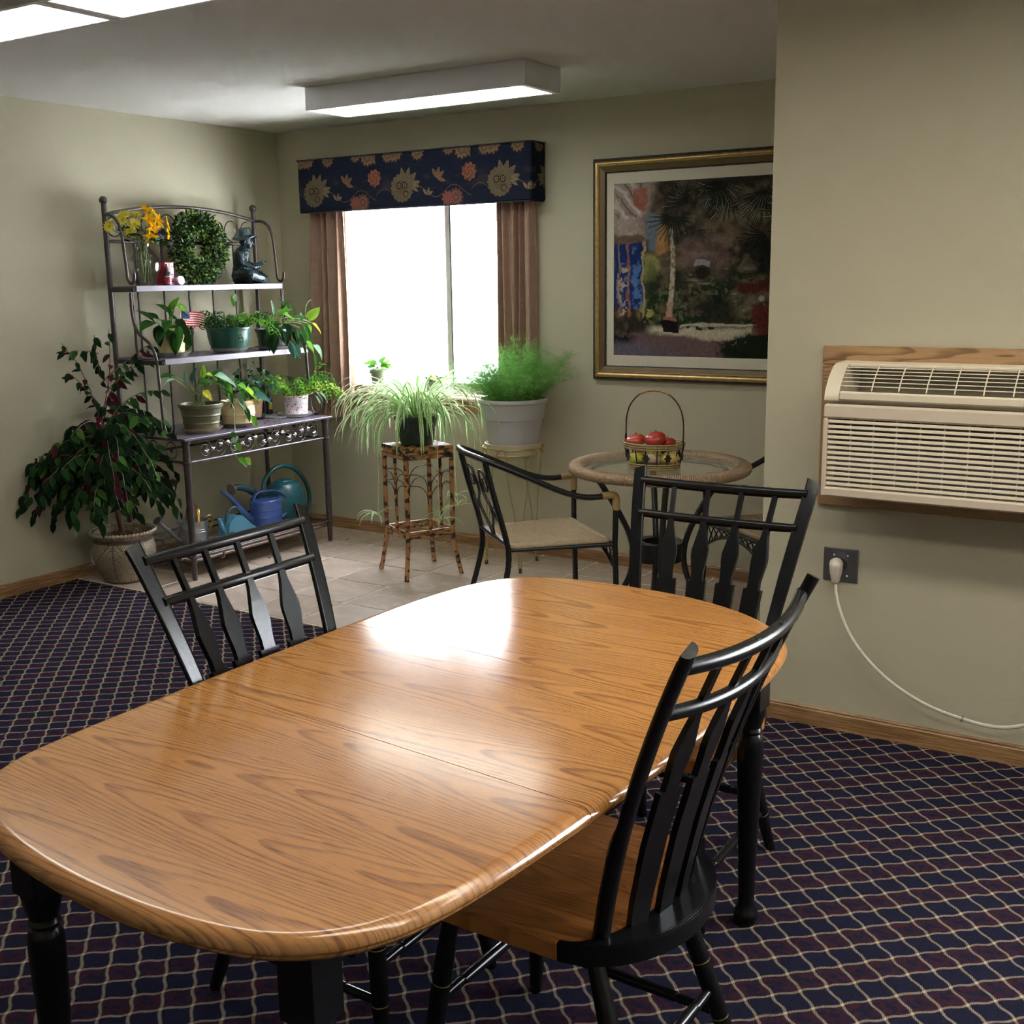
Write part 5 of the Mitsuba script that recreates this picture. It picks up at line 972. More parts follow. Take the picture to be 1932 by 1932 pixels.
for k, (z, w) in enumerate(((.095, .008), (.075, .012), (.055, .014), (.035, .012), (.018, .015))): put(t + '__lettering', tm(bx(.0287, .029, .025 - w, .025 + w, z, z + .006, .0001), BM), 'm_whiteink' if k % 2 else 'm_navy')
t = thing('dropper_bottle', 'small dark bottle with a black dropper cap in front of the red carton', 'bottle')
put(t + '__body', tm(lathe([(0, 0), (.021, 0), (.022, .004), (.022, .058), (.016, .068), (.010, .074), (0, .074)], 22), Tr(.262, -1.155, XZ)), 'm_blk', 40); put(t + '__cap', tm(lathe([(.011, .0745), (.011, .09), (.006, .096), (.005, .112), (0, .114)], 16), Tr(.262, -1.155, XZ)), 'm_slot', 40)
put(t + '__label', tm(mesh([(.0224 * math.cos(a), .0224 * math.sin(a), z) for z in (.008, .052) for a in np.linspace(-1.5, .9, 12)], [f for i in range(11) for f in ((i, i + 1, i + 13), (i, i + 13, i + 12))]), Tr(.262, -1.155, XZ)), 'm_red', True)
for k, z in enumerate((.044, .036, .028, .02)): put(t + '__lettering', tm(mesh([(.0226 * math.cos(a), .0226 * math.sin(a), zz) for zz in (z, z + .004) for a in np.linspace(-1.1 + .1 * k, .4 - .1 * (k % 2), 8)], [f for i in range(7) for f in ((i, i + 1, i + 9), (i, i + 9, i + 8))]), Tr(.262, -1.155, XZ)), 'm_whiteink' if k == 0 else 'm_blk', True)
t = thing('jar', 'small round jar lying on its side with its white lid facing out', 'jar')
JM = Tr(.235, -1.045, XZ + .0245) @ Ry(PI / 2 - .1) @ Rz(.1)
put(t + '__body', tm(lathe([(0, -.055), (.021, -.055), (.0235, -.05), (.0235, -.002), (0, -.002)], 24), JM), 'm_saucer_grey', 40); put(t + '__lid', tm(lathe([(.0235, -.0015), (.0245, 0), (.0245, .010), (.022, .012), (0, .012)], 24), JM), 'm_whiteink', 40, label='white lid')

# ---------------------------------------------------------------- ficus in a carved pot
def carved(p, n, uv):
    x, y = p.x - .250, p.y + 1.568; a = dr.atan2(y, x) * .165; z = p.z
    cell = dr.floor(a / .17); u = a - (cell + .5) * .17; s = dr.select(cell - 2 * dr.floor(cell / 2) > .5, 1.0, -1.0)
    r = dr.sqrt(dr.square(u + .10 * s) + dr.square(z - .03)); l1 = dr.abs(dr.sin(r * 2 * PI / .0155)); r2 = dr.sqrt(dr.square(u - .06 * s) + dr.square(z - .24)); l2 = dr.abs(dr.sin(r2 * 2 * PI / .0165))
    which = sstep(-.006, .006, (z - .15) + u * s * 1.1); l = l1 * (1 - which) + l2 * which
    band = 1 - sstep(.002, .004, dr.abs((z - .15) + u * s * 1.1)); c = mix((.05, .033, .022), (.40, .335, .24), sstep(.55, .80, l) * (1 - band))
    c = mix(c, (.04, .025, .02), sstep(.216, .220, z) * (1 - sstep(.238, .242, z))); c = mix(c, (.05, .033, .026), 1 - sstep(.010, .014, z)); v = 1 - sstep(.004, .006, dr.abs(dr.abs(u) - .085)); c = mix(c, (.07, .045, .033), v * .8)
    return c * (.8 + .4 * noise(p.x * 120, p.y * 120, p.z * 120))
mat('m_carved', mikit.proc(carved), 0.5); mat('m_rimglaze', '#4a3d33', 0.25); mat('m_rope', '#b5a68e', 0.35); mat('m_moss', '#6a5038', 0.95)
t = thing('potted_ficus', 'dark leafy ficus tree in a carved cream pot before the left wall', 'potted tree')
pp = cr([(.104, 0, .0), (.112, 0, .012), (.142, 0, .07), (.160, 0, .135), (.161, 0, .185), (.150, 0, .222), (.152, 0, .240), (.166, 0, .258)], 30)
PB = Tr(.250, -1.568, 0.001)
put(t + '__pot', tm(lathe([(0, 0)] + [(a, b) for a, _, b in pp] + [(.170, .264), (.164, .270), (.150, .266), (.143, .245), (.140, .225), (0, .222)], 56), PB), 'm_carved', 35, label='carved pot with curved grooves')
rp = []
for i in range(52):
    a = 2 * PI * i / 52; rp.append(tm(ball((0, 0, 0), .0095, 1, (.75, 1.25, 1)), PB @ Tr(.167 * math.cos(a), .167 * math.sin(a), .266) @ Rz(a) @ Rx(.6)))
k = put(t + '__rope_rim', join(*rp), 'm_rope', True, label='twisted rope rim'); labels[k]['kind'] = 'stuff'
soil(t, .250, -1.568, .226, .138)
ms = []
for i in range(420):
    a, rr = U(0, 2 * PI), .085 * math.sqrt(U(0, 1)); p = np.array([.25 + .03 + rr * math.cos(a), -1.568 + .01 + rr * math.sin(a), .235 + .035 * (1 - (rr / .09) ** 2) + U(-.004, .006)]); d = vnorm([U(-1, 1), U(-1, 1), U(-.3, .4)]); q = p + d * U(.02, .04); m_ = (p + q) / 2 + [0, 0, .006]; s = np.cross(d, [0, 0, 1]) * .0011; ms.append(((p - s, p + s, m_ + s, m_ - s, q), ))
V = np.array([x for (g,) in ms for x in g]); F = np.vstack([np.array([(0, 1, 2), (0, 2, 3), (3, 2, 4)]) + 5 * i for i in range(len(ms))]); k = put(t + '__moss', mesh(V, F), 'm_moss', False, label='dry fibrous moss over the soil'); labels[k]['kind'] = 'stuff'
trunk = cr([(.25, -1.568, .225), (.262, -1.60, .36), (.258, -1.63, .52), (.27, -1.645, .70), (.265, -1.66, .84)], 24); put(t + '__trunk', tube(trunk, np.linspace(.0145, .008, 24), 9), 'm_stem_brown', 60)
tr2 = cr([(.255, -1.56, .225), (.24, -1.585, .38), (.262, -1.615, .56), (.25, -1.63, .80)], 20); put(t + '__trunk', tube(tr2, np.linspace(.010, .006, 20), 8), 'm_stem_brown', 60)
FL = [mikit.ply(leafm(1, .46, b, .25, 5, .85, .75), None, True) for b in (.2, .55, .9)]
twigs = []; leaves = []
def branch(p0, d0, L, droop, n, nl, mset, reach=1.0, leafL=(.05, .072)):
    p = np.array(p0, float); d = vnorm(d0); P = [p.copy()]
    for i in range(n):
        p = p + d * L / n; p = clamp_in(p, .03); P.append(p.copy()); d = vnorm(d + np.array([U(-.12, .12), U(-.12, .12), -droop]))
    P = np.array(P); twigs.append(P)
    for j in range(nl):
        u = (j + .6) / nl; q = P[int(u * n * .999)] * (1 - (u * n) % 1) + P[min(int(u * n * .999) + 1, n)] * ((u * n) % 1); dd = P[min(int(u * n) + 1, n)] - P[max(int(u * n) - 1, 0)]; dd = vnorm(dd); side = np.cross(dd, [0, 0, 1]) * (1 if j % 2 else -1)
        ld = vnorm(dd * .5 + side * U(.5, 1.0) + np.array([U(-.2, .3), U(-.3, .2), -U(.35, 1.0)])); lL = U(*leafL); e = q + ld * lL
        if e[0] < .012: ld[0] = abs(ld[0]) * .3; ld = vnorm(ld)
        leaves.append((q, ld, (U(.2, 1.0), U(-1.0, .1), U(.1, .9)), lL, mset[int(RNG.integers(len(mset)))]))
fm = ['l_ficus', 'l_ficus', 'l_ficus2', 'l_ficus', 'l_ficus2', 'l_ficus3', 'l_ficus', 'l_ficus2', 'l_ficus', 'l_ficus', 'l_ficus2', 'l_ficus', 'l_wine']
CC = np.array([.275, -1.70, .76])
for i in range(92):
    a = 2 * PI * i * .381966; el = .85 - 1.35 * (i / 92); s0 = np.array([.265, -1.65, U(.52, .80)]); d = (math.cos(a) * math.cos(el), math.sin(a) * math.cos(el) - .15, math.sin(el) + .35); L = U(.34, .52) * (1.0 - .18 * abs(math.sin(el)))
    branch(s0, d, L, .24, 7, 13, fm, 1.0, (.06, .085))
rest = len(leaves)
for p0, d, L, n_, nl, ms_ in (((.26, -1.65, .84), (.1, .15, 1), .50, 8, 9, ['l_ficus', 'l_wine']), ((.26, -1.645, .90), (.1, .45, .9), .46, 8, 14, ['l_ficus', 'l_wine', 'l_ficus']), ((.26, -1.655, .86), (-.1, -.2, 1), .44, 8, 9, ['l_ficus', 'l_wine']), ((.27, -1.64, 1.2), (.02, -1, .30), .24, 7, 6, ['l_ficus2', 'l_ficus']), ((.27, -1.64, 1.05), (.1, .6, .5), .34, 7, 12, ['l_ficus', 'l_wine', 'l_ficus2']), ((.27, -1.62, 1.0), (.15, .8, .7), .36, 7, 12, ['l_ficus', 'l_ficus2']), ((.26, -1.66, .95), (.0, -.5, .6), .22, 6, 7, ['l_ficus', 'l_wine']), ((.27, -1.64, 1.1), (.05, -.1, .5), .20, 6, 7, ['l_wine', 'l_ficus'])): branch(p0, d, L, .06, n_, nl, ms_)
def vis(l): q = l[0] - CC; return -(q @ np.array([.53, -.83, .1])) - (.2 if l[0][2] > 1.0 else 0)
order = sorted(leaves, key=vis)
for q, d, nn, L, m in order[:300]: leaf(t, q, d, nn, L, m, ply=FL)
groups = {}
for q, d, nn, L, m in order[300:]:
    V0 = leafm(1, .46, .5, .25, 3, .85, .75); groups.setdefault(m, []).append(tm(V0, basis(q, d, nn, L)))
for m, g in groups.items(): k = put(t + '__foliage', join(*g), m, True); labels[k] = {'kind': 'stuff'}
for P in twigs: put(t + '__branch', tube(P, np.linspace(.0034, .0012, len(P)), 5), 'm_stem_brown', 60)
# ---------------------------------------------------------------- bamboo stand with the spider plant
def bamboo(p, n, uv):
    f = fbm(p.x * 34, p.y * 34, p.z * 42, 3); g = noise(p.x * 60, p.y * 60, p.z * 14)
    c = mix((.24, .105, .035), (.40, .20, .075), g); return mix(c, (.022, .010, .007), sstep(.50, .60, f))
mat('m_bamboo', mikit.proc(bamboo), 0.35); mat('m_cane', '#3d2416', 0.4)
t = thing('plant_stand', 'scorched bamboo plant stand under the spider plant', 'plant stand')
BC = Tr(1.522, -.652, 0) @ Rz(-.466)
def bw(x, y, z): return (BC @ [x, y, z, 1])[:3]
def cane(name, pts, r, m='m_bamboo', n=10):
    P = np.array([bw(*p) for p in pts]); k = len(P); rr = np.full(k, r); return put(t + '__' + name, tube(P, rr, n), m, 60)
S = .132
for sx in (-1, 1):
    for sy in (-1, 1):
        zz = [0, .06, .12, .17, .22, .235, .30, .38, .385, .39, .5, .565, .57, .575, .66]; P = []; rr = []
        for z in zz:
            o = .030 * max(0, (.22 - z) / .22) ** 1.3; P.append(bw(sx * (S + o), sy * (S + o), z)); rr.append(.0125 + (.0018 if z in (.385, .57) else 0))
        put(t + '__leg', tube(P, np.array(rr), 10), 'm_bamboo', 50)
for z, w in ((.222, S), (.246, S)):
    for a in range(4):
        c = [(-w, -w), (w, -w), (w, w), (-w, w)]; put(t + '__lower_rail', rod(bw(*c[a], z), bw(*c[(a + 1) % 4], z), .0098, 9), 'm_bamboo', 60)
for z in (.640, .662):
    for a in range(4):
        c = [(-S, -S), (S, -S), (S, S), (-S, S)]; put(t + '__upper_rail', rod(bw(*c[a], z), bw(*c[(a + 1) % 4], z), .0105, 9), 'm_bamboo', 60)
for i in range(9): x = -.125 + .0312 * i; put(t + '__top_slat', rod(bw(x, -.143, .682), bw(x, .143, .682), .0148, 9), 'm_bamboo', 60)
for a in range(4):
    q = Rz(a * PI / 2); M = BC @ q
    put(t + '__side_post', tube([(M @ [0, -S, z, 1])[:3] for z in (.25, .40, .55, .64)], .0085, 8), 'm_bamboo', 60)
    for s in (-1, 1):
        for zb in (.44, .50):
            arc = cr([(s * .010, -S, zb - .05), (s * .014, -S, zb), (s * .045, -S, zb + .042), (s * (S - .012), -S, zb + .055)], 12); put(t + '__cane_arch', tube([(M @ [*p, 1])[:3] for p in arc], .0026, 6), 'm_cane', 60)
SPZ = .697
t = thing('potted_spider_plant', 'striped spider plant trailing from a dark pot on the bamboo stand', 'potted plant')
put(t + '__pot', tm(pot_mesh(.085, .112, .15, .02, .005), Tr(1.522, -.652, SPZ)), 'm_dark_pot', 35); soil(t, 1.522, -.652, SPZ + .13, .102)
leafmat('l_sp_edge', '#e3e9cb', .75, .4, 1.0); leafmat('l_sp_mid', '#7aac5c', .8, .4, .95); leafmat('l_sp_dark', '#5c8c48', .75, .4, .9)
def blade(p0, a, L, up, droop, W, n=13):
    """arching strap leaf: a green centre ribbon and two pale margins"""
    P = [np.array(p0, float)]; el = up; az = a
    for i in range(n):
        d = np.array([math.cos(az) * math.cos(el), math.sin(az) * math.cos(el), math.sin(el)]); q = P[-1] + d * L / n; q[1] = min(q[1], -.05); P.append(q); el = max(el - droop * (1.0 + i * .16), -1.5)
    P = np.array(P); d = np.gradient(P, axis=0); s = np.cross(d, [0, 0, 1]); s /= np.linalg.norm(s, axis=1, keepdims=True) + 1e-9; s[np.linalg.norm(s, axis=1) < .5] = (-math.sin(a), math.cos(a), 0)
    w = W * np.sin(PI * np.clip(np.linspace(.10, 1.0, n + 1), 0, .995)) ** .55; up_ = np.cross(s, d); up_ /= np.linalg.norm(up_, axis=1, keepdims=True) + 1e-9
    def rib(a0, a1, z0, z1):
        V = np.vstack([P + s * (w * a0)[:, None] + up_ * (w * z0)[:, None], P + s * (w * a1)[:, None] + up_ * (w * z1)[:, None]]); k = n + 1; i = np.arange(n)
        return mesh(V, np.vstack([np.stack([i, i + 1, i + k + 1], 1), np.stack([i, i + k + 1, i + k], 1)]))
    return rib(-.26, .26, .0, .0), join(rib(-.5, -.26, .14, .0), rib(.26, .5, .0, .14))
for k in range(190):
    a = U(0, 2 * PI); r = .07 * math.sqrt(U(0, 1)); L = U(.30, .60); c, e = blade((1.522 + r * math.cos(a), -.652 + r * math.sin(a), SPZ + .135), a + U(-.3, .3), L, U(.45, 1.35), U(.075, .15), U(.011, .018))
    kk = put(t + '__leaf', c, 'l_sp_mid' if k % 3 else 'l_sp_dark', True); put(kk + '__margin', e, 'l_sp_edge', True)
for k, (a, L) in enumerate(((-2.5, .5), (.3, .45), (1.0, .42), (-.4, .5))):      # runners with plantlets hanging down
    P = cr([(1.522 + .06 * math.cos(a), -.652 + .06 * math.sin(a), SPZ + .14), (1.522 + .16 * math.cos(a), -.652 + .16 * math.sin(a), SPZ + .13), (1.522 + .21 * math.cos(a), -.652 + .21 * math.sin(a), SPZ - .10), (1.522 + .22 * math.cos(a), -.652 + .22 * math.sin(a), SPZ - L + .12)], 18)
    put(t + '__runner', tube(P, .0015, 5), 'l_sp_edge', 60)
    for j in range(9):
        c, e = blade(P[-1], U(0, 6.3), U(.09, .17), U(.1, 1.1), .16, .008, 8); kk = put(t + '__leaf', c, 'l_sp_mid', True); put(kk + '__margin', e, 'l_sp_edge', True)

# ---------------------------------------------------------------- wire stand with the asparagus fern
mat('m_goldwire', '#b5a572', 0.35, metallic=0.75); mat('m_rubber', '#2b2a2a', 0.7); mat('m_grey_pot', '#b3b1b4', 0.5); mat('m_cream_plate', '#cfc6ab', 0.5)
t = thing('plant_stand', 'thin gold wire plant stand under the grey pot', 'plant stand'); wx, wy, wr_ = 1.900, -.300, .158
for z, r in ((.628, wr_), (.662, wr_ + .006), (.612, wr_ - .03)): put(t + '__ring', tube([(wx + r * math.cos(a), wy + r * math.sin(a), z) for a in np.linspace(0, 2 * PI, 49)[:-1]], .0034, 6, closed=True), 'm_goldwire', 60)
for k in range(3):
    a = (-2.88, -.83, 1.31)[k]
    for s in (-1, 1):
        b = a + s * .42; P = cr([(wx + .165 * math.cos(a + s * .035), wy + .165 * math.sin(a + s * .035), .012), (wx + .150 * math.cos(a + s * .16), wy + .150 * math.sin(a + s * .16), .30), (wx + wr_ * math.cos(b), wy + wr_ * math.sin(b), .60), (wx + (wr_ + .004) * math.cos(b + s * .10), wy + (wr_ + .004) * math.sin(b + s * .10), .662), (wx + (wr_ + .004) * math.cos(b + s * .28), wy + (wr_ + .004) * math.sin(b + s * .28), .648), (wx + wr_ * math.cos(b + s * .36), wy + wr_ * math.sin(b + s * .36), .628)], 26)
        put(t + '__wire_leg', tube(P, .0033, 6), 'm_goldwire', 60)
    put(t + '__foot', tm(lathe([(0, 0), (.0085, 0), (.0085, .022), (.006, .024), (0, .024)], 12), Tr(wx + .165 * math.cos(a), wy + .165 * math.sin(a), 0)), 'm_rubber', 40)
for a in (.3, 1.35): put(t + '__cross_wire', rod((wx + (wr_ - .03) * math.cos(a), wy + (wr_ - .03) * math.sin(a), .612), (wx - (wr_ - .03) * math.cos(a), wy - (wr_ - .03) * math.sin(a), .612), .003, 6), 'm_goldwire', 60)
t = thing('saucer', 'deep cream saucer in the gold wire stand under the grey pot', 'saucer'); put(t + '__dish', tm(lathe([(0, 0), (.118, 0), (.132, .006), (.150, .064), (.153, .068), (.149, .069), (.128, .012), (0, .010)], 40), Tr(wx, wy, .616)), 'm_cream_plate', 40)
t = thing('potted_fern', 'feathery asparagus fern in a large pale grey pot between the window and the painting', 'potted plant'); pz = .6275
put(t + '__pot', tm(lathe([(0, 0), (.122, 0), (.126, .004), (.146, .125), (.157, .180), (.1575, .184), (.165, .186), (.176, .268), (.183, .270), (.1875, .276), (.1875, .288), (.184, .293), (.176, .293), (.172, .288), (.166, .255), (0, .255)], 48), Tr(wx, wy, pz)), 'm_grey_pot', 35)
soil(t, wx, wy, pz + .262, .162)
leafmat('l_fern_a', '#6aa552', .85, k=.9); leafmat('l_fern_b', '#96c070', .85, k=.9); leafmat('l_fern_dry', '#a39a58', .7)
nV, nF, fr = {}, {}, []
def needle(mk, p, d, L, w):
    s = vnorm(np.cross(d, [U(-1, 1), U(-1, 1), U(-1, 1)])) * w; V = nV.setdefault(mk, []); F = nF.setdefault(mk, []); i = len(V); V += [p - s, p + s, p + d * L * .6 + s * .8, p + d * L]; F += [(i, i + 1, i + 2), (i, i + 2, i + 3)]
for k in range(190):
    a = U(0, 2 * PI); r = .12 * math.sqrt(U(0, 1)); p = np.array([wx + r * math.cos(a), wy + r * math.sin(a), pz + .26]); el = U(.65, 1.5); d = vnorm([math.cos(a) * math.cos(el) - .10, math.sin(a) * math.cos(el), math.sin(el)]); L = U(.22, .37); P = [p]; n = 9
    if k % 11 == 0: L *= 1.12
    for i in range(n): p = p + d * L / n; p[1] = min(p[1], -.03); P.append(p); d = vnorm(d + np.array([U(-.1, .1), U(-.1, .1), -.055 - .02 * i * (1 - math.sin(el))]))
    P = np.array(P); fr.append(P)
    for i in range(2, n + 1):
        for s in range(7):
            u = U(0, 1); q = P[i - 1] * (1 - u) + P[i] * u; sd = vnorm([U(-1, 1), U(-1, 1), U(-.4, .9)]); SL = U(.022, .05); mk = ('l_fern_a', 'l_fern_b', 'l_fern_a', 'l_fern_dry' if el < .8 and i < 6 else 'l_fern_b')[(k + s) % 4]
            for j in range(6): b = q + sd * SL * (j + .5) / 6; b[1] = min(b[1], -.02); needle(mk, b, vnorm(sd + np.array([U(-1, 1), U(-1, 1), U(-1, 1)]) * .9), U(.009, .017), .0008)
for mk in nV: k = put(t + '__foliage', mesh(nV[mk], nF[mk]), mk, False); labels[k] = {'kind': 'stuff'}
for P in fr: put(t + '__frond_stem', tube(P, np.linspace(.0013, .0005, len(P)), 4), 'l_fern_a', 60)

# ---------------------------------------------------------------- bistro table, patio chairs
mat('m_iron', '#0f1113', 0.35, spec=0.45)
def wick(p, n, uv): return mix((.20, .125, .07), (.42, .29, .185), fbm(p.x * 130, p.y * 130, p.z * 130, 2))
mat('m_wicker', mikit.proc(wick), 0.5)
def rush(p, n, uv): return mix((.19, .135, .075), (.46, .35, .22), noise(p.x * 160, p.y * 160, p.z * 160) * .6 + .4 * noise(p.x * 700, p.y * 700, p.z * 300))
mat('m_rush', mikit.proc(rush), 0.55); mat('m_wrap', '#9a8056', 0.6)
scene['m_tableglass'] = {'type': 'thindielectric', 'int_ior': 1.5}
t = thing('bistro_table', 'round glass-topped bistro table with a wicker rim and curved black legs', 'table'); tx, ty, tz, tr = 3.020, -.840, .722, .402
put(t + '__glass', tm(lathe([(0, 0), (tr - .045, 0)], 64), Tr(tx, ty, tz)), 'm_tableglass', True, label='clear glass top')
hoop = join(tube([(tx + (tr - .03) * math.cos(a), ty + (tr - .03) * math.sin(a), tz - .012) for a in np.linspace(0, 2 * PI, 73)[:-1]], np.array([[.026, .015]] * 72), 10, closed=True)); put(t + '__rim_core', hoop, 'm_iron', 60)
# braided wicker strands wound round the rim
ns = 6
for s in range(ns):
    ph = 2 * PI * s / ns; uu = np.linspace(0, 2 * PI, 561)[:-1]; tw = uu * 44 / ns * 1.0 * 1 + ph; P = []
    for a, b in zip(uu, uu * round(44 / 1) + ph): P.append((tx + (tr - .03 + .031 * math.cos(b * .5 * 2)) * math.cos(a), ty + (tr - .03 + .031 * math.cos(b)) * math.sin(a), tz - .010 + .021 * math.sin(b)))
    put(t + '__wicker_strand', tube(P, .0052, 5, closed=True, hint=(0, 0, 1)), 'm_wicker', True)
for k in range(4):
    a = .55 + k * PI / 2; P = cr([(tx + r * math.cos(a), ty + r * math.sin(a), z) for r, z in ((.30, .700), (.235, .60), (.155, .46), (.115, .33), (.135, .20), (.21, .08), (.285, .014), (.325, .014))], 44); kk = put(t + '__leg', tube(P, .0135, 10), 'm_iron', 60)
put(t + '__top_hoop', tube([(tx + .30 * math.cos(a), ty + .30 * math.sin(a), .697) for a in np.linspace(0, 2 * PI, 49)[:-1]], .009, 8, closed=True), 'm_iron', 60)
put(t + '__centre_ring', join(tm(lathe([(.070, .29), (.112, .29), (.112, .375), (.070, .375)], 32, True), Tr(tx, ty, 0)), rod((tx - .1, ty, .333), (tx + .1, ty, .333), .008), rod((tx, ty - .1, .333), (tx, ty + .1, .333), .008)), 'm_iron', 40, label='black ring where the legs meet')
def scroll2(c, r, a0, turns, hand, k, n=40):
    u = np.linspace(0, 1, n); rr = r * (1 - k * u); a = a0 + hand * turns * 2 * PI * u; return [(c[0] + rr[i] * math.cos(a[i]), c[1] + rr[i] * math.sin(a[i])) for i in range(n)]
def patio_kit():
    kit = []; hw, yb_, yf_, zs_ = .200, -.215, .235, .425; ax, ay, az = .262, .245, .632
    # one bent tube: left arm, back, right arm
    half = [(ax, ay - .03, az), (ax, ay - .12, az - .004), (ax - .002, .03, az + .018), (ax - .006, -.10, az + .075), (ax - .02, -.24, az + .140), (.205, -.315, az + .172), (.12, -.345, az + .182)]
    P = cr([(-x, y, z) for x, y, z in half] + [(0, -.355, az + .184)] + half[::-1], 90); kit.append(('arm_loop', tube(P, .0128, 10), 'm_iron', 60, 'bent tube forming arms and back rail'))
    for s in (-1, 1):
        kit.append(('arm_wrap', tube(cr([(s * ax, ay - .065, az - .002), (s * ax, ay - .02, az), (s * ax, ay - .004, az - .004), (s * ax, ay, az - .022), (s * ax, ay, az - .066)], 16), .0165, 10), 'm_wrap', 60, 'tan wrapped corner of the arm'))
        kit.append(('front_leg', tube([(s * ax, ay, az - .05), (s * (ax - .006), ay - .002, .42), (s * (ax - .004), ay + .004, .2), (s * (ax + .006), ay + .012, .0)], .0128, 10), 'm_iron', 60, None))
        kit.append(('rear_leg', tube(cr([(s * .205, -.318, az + .165), (s * .204, -.275, .62), (s * .204, -.232, .46), (s * .205, -.222, .40), (s * .209, -.245, .25), (s * .222, -.315, .0)], 22), .0128, 10), 'm_iron', 60, None))
        kit.append(('side_rail', rod((s * .204, -.22, zs_ - .012), (s * (ax - .006), ay, zs_ - .012), .010, 8), 'm_iron', 60, None))
    kit.append(('front_rail', rod((-ax + .01, ay - .002, zs_ - .015), (ax - .01, ay - .002, zs_ - .015), .0085, 8), 'm_iron', 60, None))
    # curved lattice under the seat front
    xs = np.linspace(-ax + .012, ax - .012, 25); low = lambda x: zs_ - .125 + .085 * (1 - (x / ax) ** 2)
    kit.append(('apron_rail', tube([(x, ay - .002, low(x)) for x in xs], .0075, 8), 'm_iron', 60, None))
    for i in range(11):
        x = -ax + .03 + (2 * ax - .06) * i / 10
        for s in (-1, 1):
            x2 = x + s * .045
            if abs(x2) < ax - .015 and low(x2) < zs_ - .03: kit.append(('lattice_bar', tube([(x, ay - .002, zs_ - .022), (x2, ay - .002, low(x2))], .0036, 6), 'm_iron', 60, None))
    def yb2(z): return -.232 - (z - .46) * .27
    for s in (-1, 1):                      # scrolled back panel
        for c, r, a0, tu, ha, k in (((s * .098, .690), .066, PI if s > 0 else 0, 1.15, -s, .72), ((s * .150, .560), .034, PI / 2, 1.1, -s, .7)):
            kit.append(('scroll', tube([(x, yb2(z), z) for x, z in scroll2(c, r, a0, tu, ha, k)], .0056, 7), 'm_iron', 60, None))
        kit.append(('scroll', tube([(x, yb2(z), z) for x, z in cr([(s * .032, 0, .690), (s * .042, 0, .630), (s * .100, 0, .575), (s * .075, 0, .525), (s * .02, 0, .470), (s * .008, 0, .437)], 30)[:, [0, 2]]], .0066, 7), 'm_iron', 60, None))
    kit.append(('back_rail', rod((-.205, -.228, .437), (.205, -.228, .437), .0095, 8), 'm_iron', 60, None))
    # woven rush seat: wrapped frame and closely set cords with a slight sag
    kit.append(('seat_frame', join(tube([(-.188, yb_ + .006, zs_), (.188, yb_ + .006, zs_), (.197, yb_ + .011, zs_), (.201, yb_ + .022, zs_), (.236, yf_ - .034, zs_), (.235, yf_ - .022, zs_), (.224, yf_ - .016, zs_), (-.224, yf_ - .016, zs_), (-.235, yf_ - .022, zs_), (-.236, yf_ - .034, zs_), (-.201, yb_ + .022, zs_), (-.197, yb_ + .011, zs_)], .0155, 9, closed=True)), 'm_rush', 60, 'wrapped rush edge'))
    V, F = [], []
    cords = []
    for i in range(56):
        y = yb_ + .022 + (yf_ - yb_ - .055) * i / 55; w = .198 + .034 * (y - yb_) / (yf_ - yb_); q = np.linspace(-1, 1, 9); kz = 1 - ((y - .01) / .24) ** 2
        cords.append(tube([(x * w, y, zs_ + .008 - .020 * (1 - x * x) * max(kz, 0) + .0012 * math.cos(9 * x + i * PI)) for x in q], .0042, 5))
    kit.append(('woven_seat', join(*cords), 'm_rush', 60, 'woven rush seat cords'))
    return [(n_, mikit.ply(m_, mt, sm), lb) for n_, m_, mt, sm, lb in kit]
PK = patio_kit(); GP = 'patio chairs at the bistro table'
k1 = place(PK, 'patio_chair', 'black metal patio chair with a woven rush seat, beside the bamboo stand', 'chair', Tr(2.604, -1.162, 0) @ Rz(-.70), GP)
k2 = place(PK, 'patio_chair', 'black metal patio chair mostly hidden behind the bistro table and the projecting wall', 'chair', Tr(3.47, -.50, 0) @ Rz(2.50), GP)
for k in (k1, k2): labels[k + '__woven_seat']['kind'] = 'stuff'

# fruit basket
mat('m_basket', '#8f7f55', 0.5); mat('m_blackleaf', '#14151a', 0.5); mat('m_redfruit', '#a5322b', 0.3); mat('m_red2', '#b04a38', 0.3); mat('m_apple', '#b7b53a', 0.35); mat('m_pear', '#cdb765', 0.4); mat('m_palefruit', '#b5a184', 0.45)
t = thing('basket', 'oval wire fruit basket with a tall handle on the bistro table', 'basket'); bxx, byy, bz = 3.035, -.925, .724
def el(r, z, n=40): return [(bxx + r * math.cos(a), byy + r * .86 * math.sin(a), z) for a in np.linspace(0, 2 * PI, n + 1)[:-1]]
def rz_(z): return .112 + (.136 - .112) * (z - bz) / .112
for z, r in ((bz + .005, .0046), (bz + .014, .0042), (bz + .024, .004), (bz + .092, .0042), (bz + .102, .0048), (bz + .112, .0040)): put(t + '__hoop', tube(el(rz_(z), z), r, 7, closed=True), 'm_basket', 60)
put(t + '__floor', tm(lathe([(0, 0), (.108, 0), (.108, .0025), (0, .0025)], 30), Tr(bxx, byy, bz) @ Sc(1, .86, 1)), 'm_basket', 40)
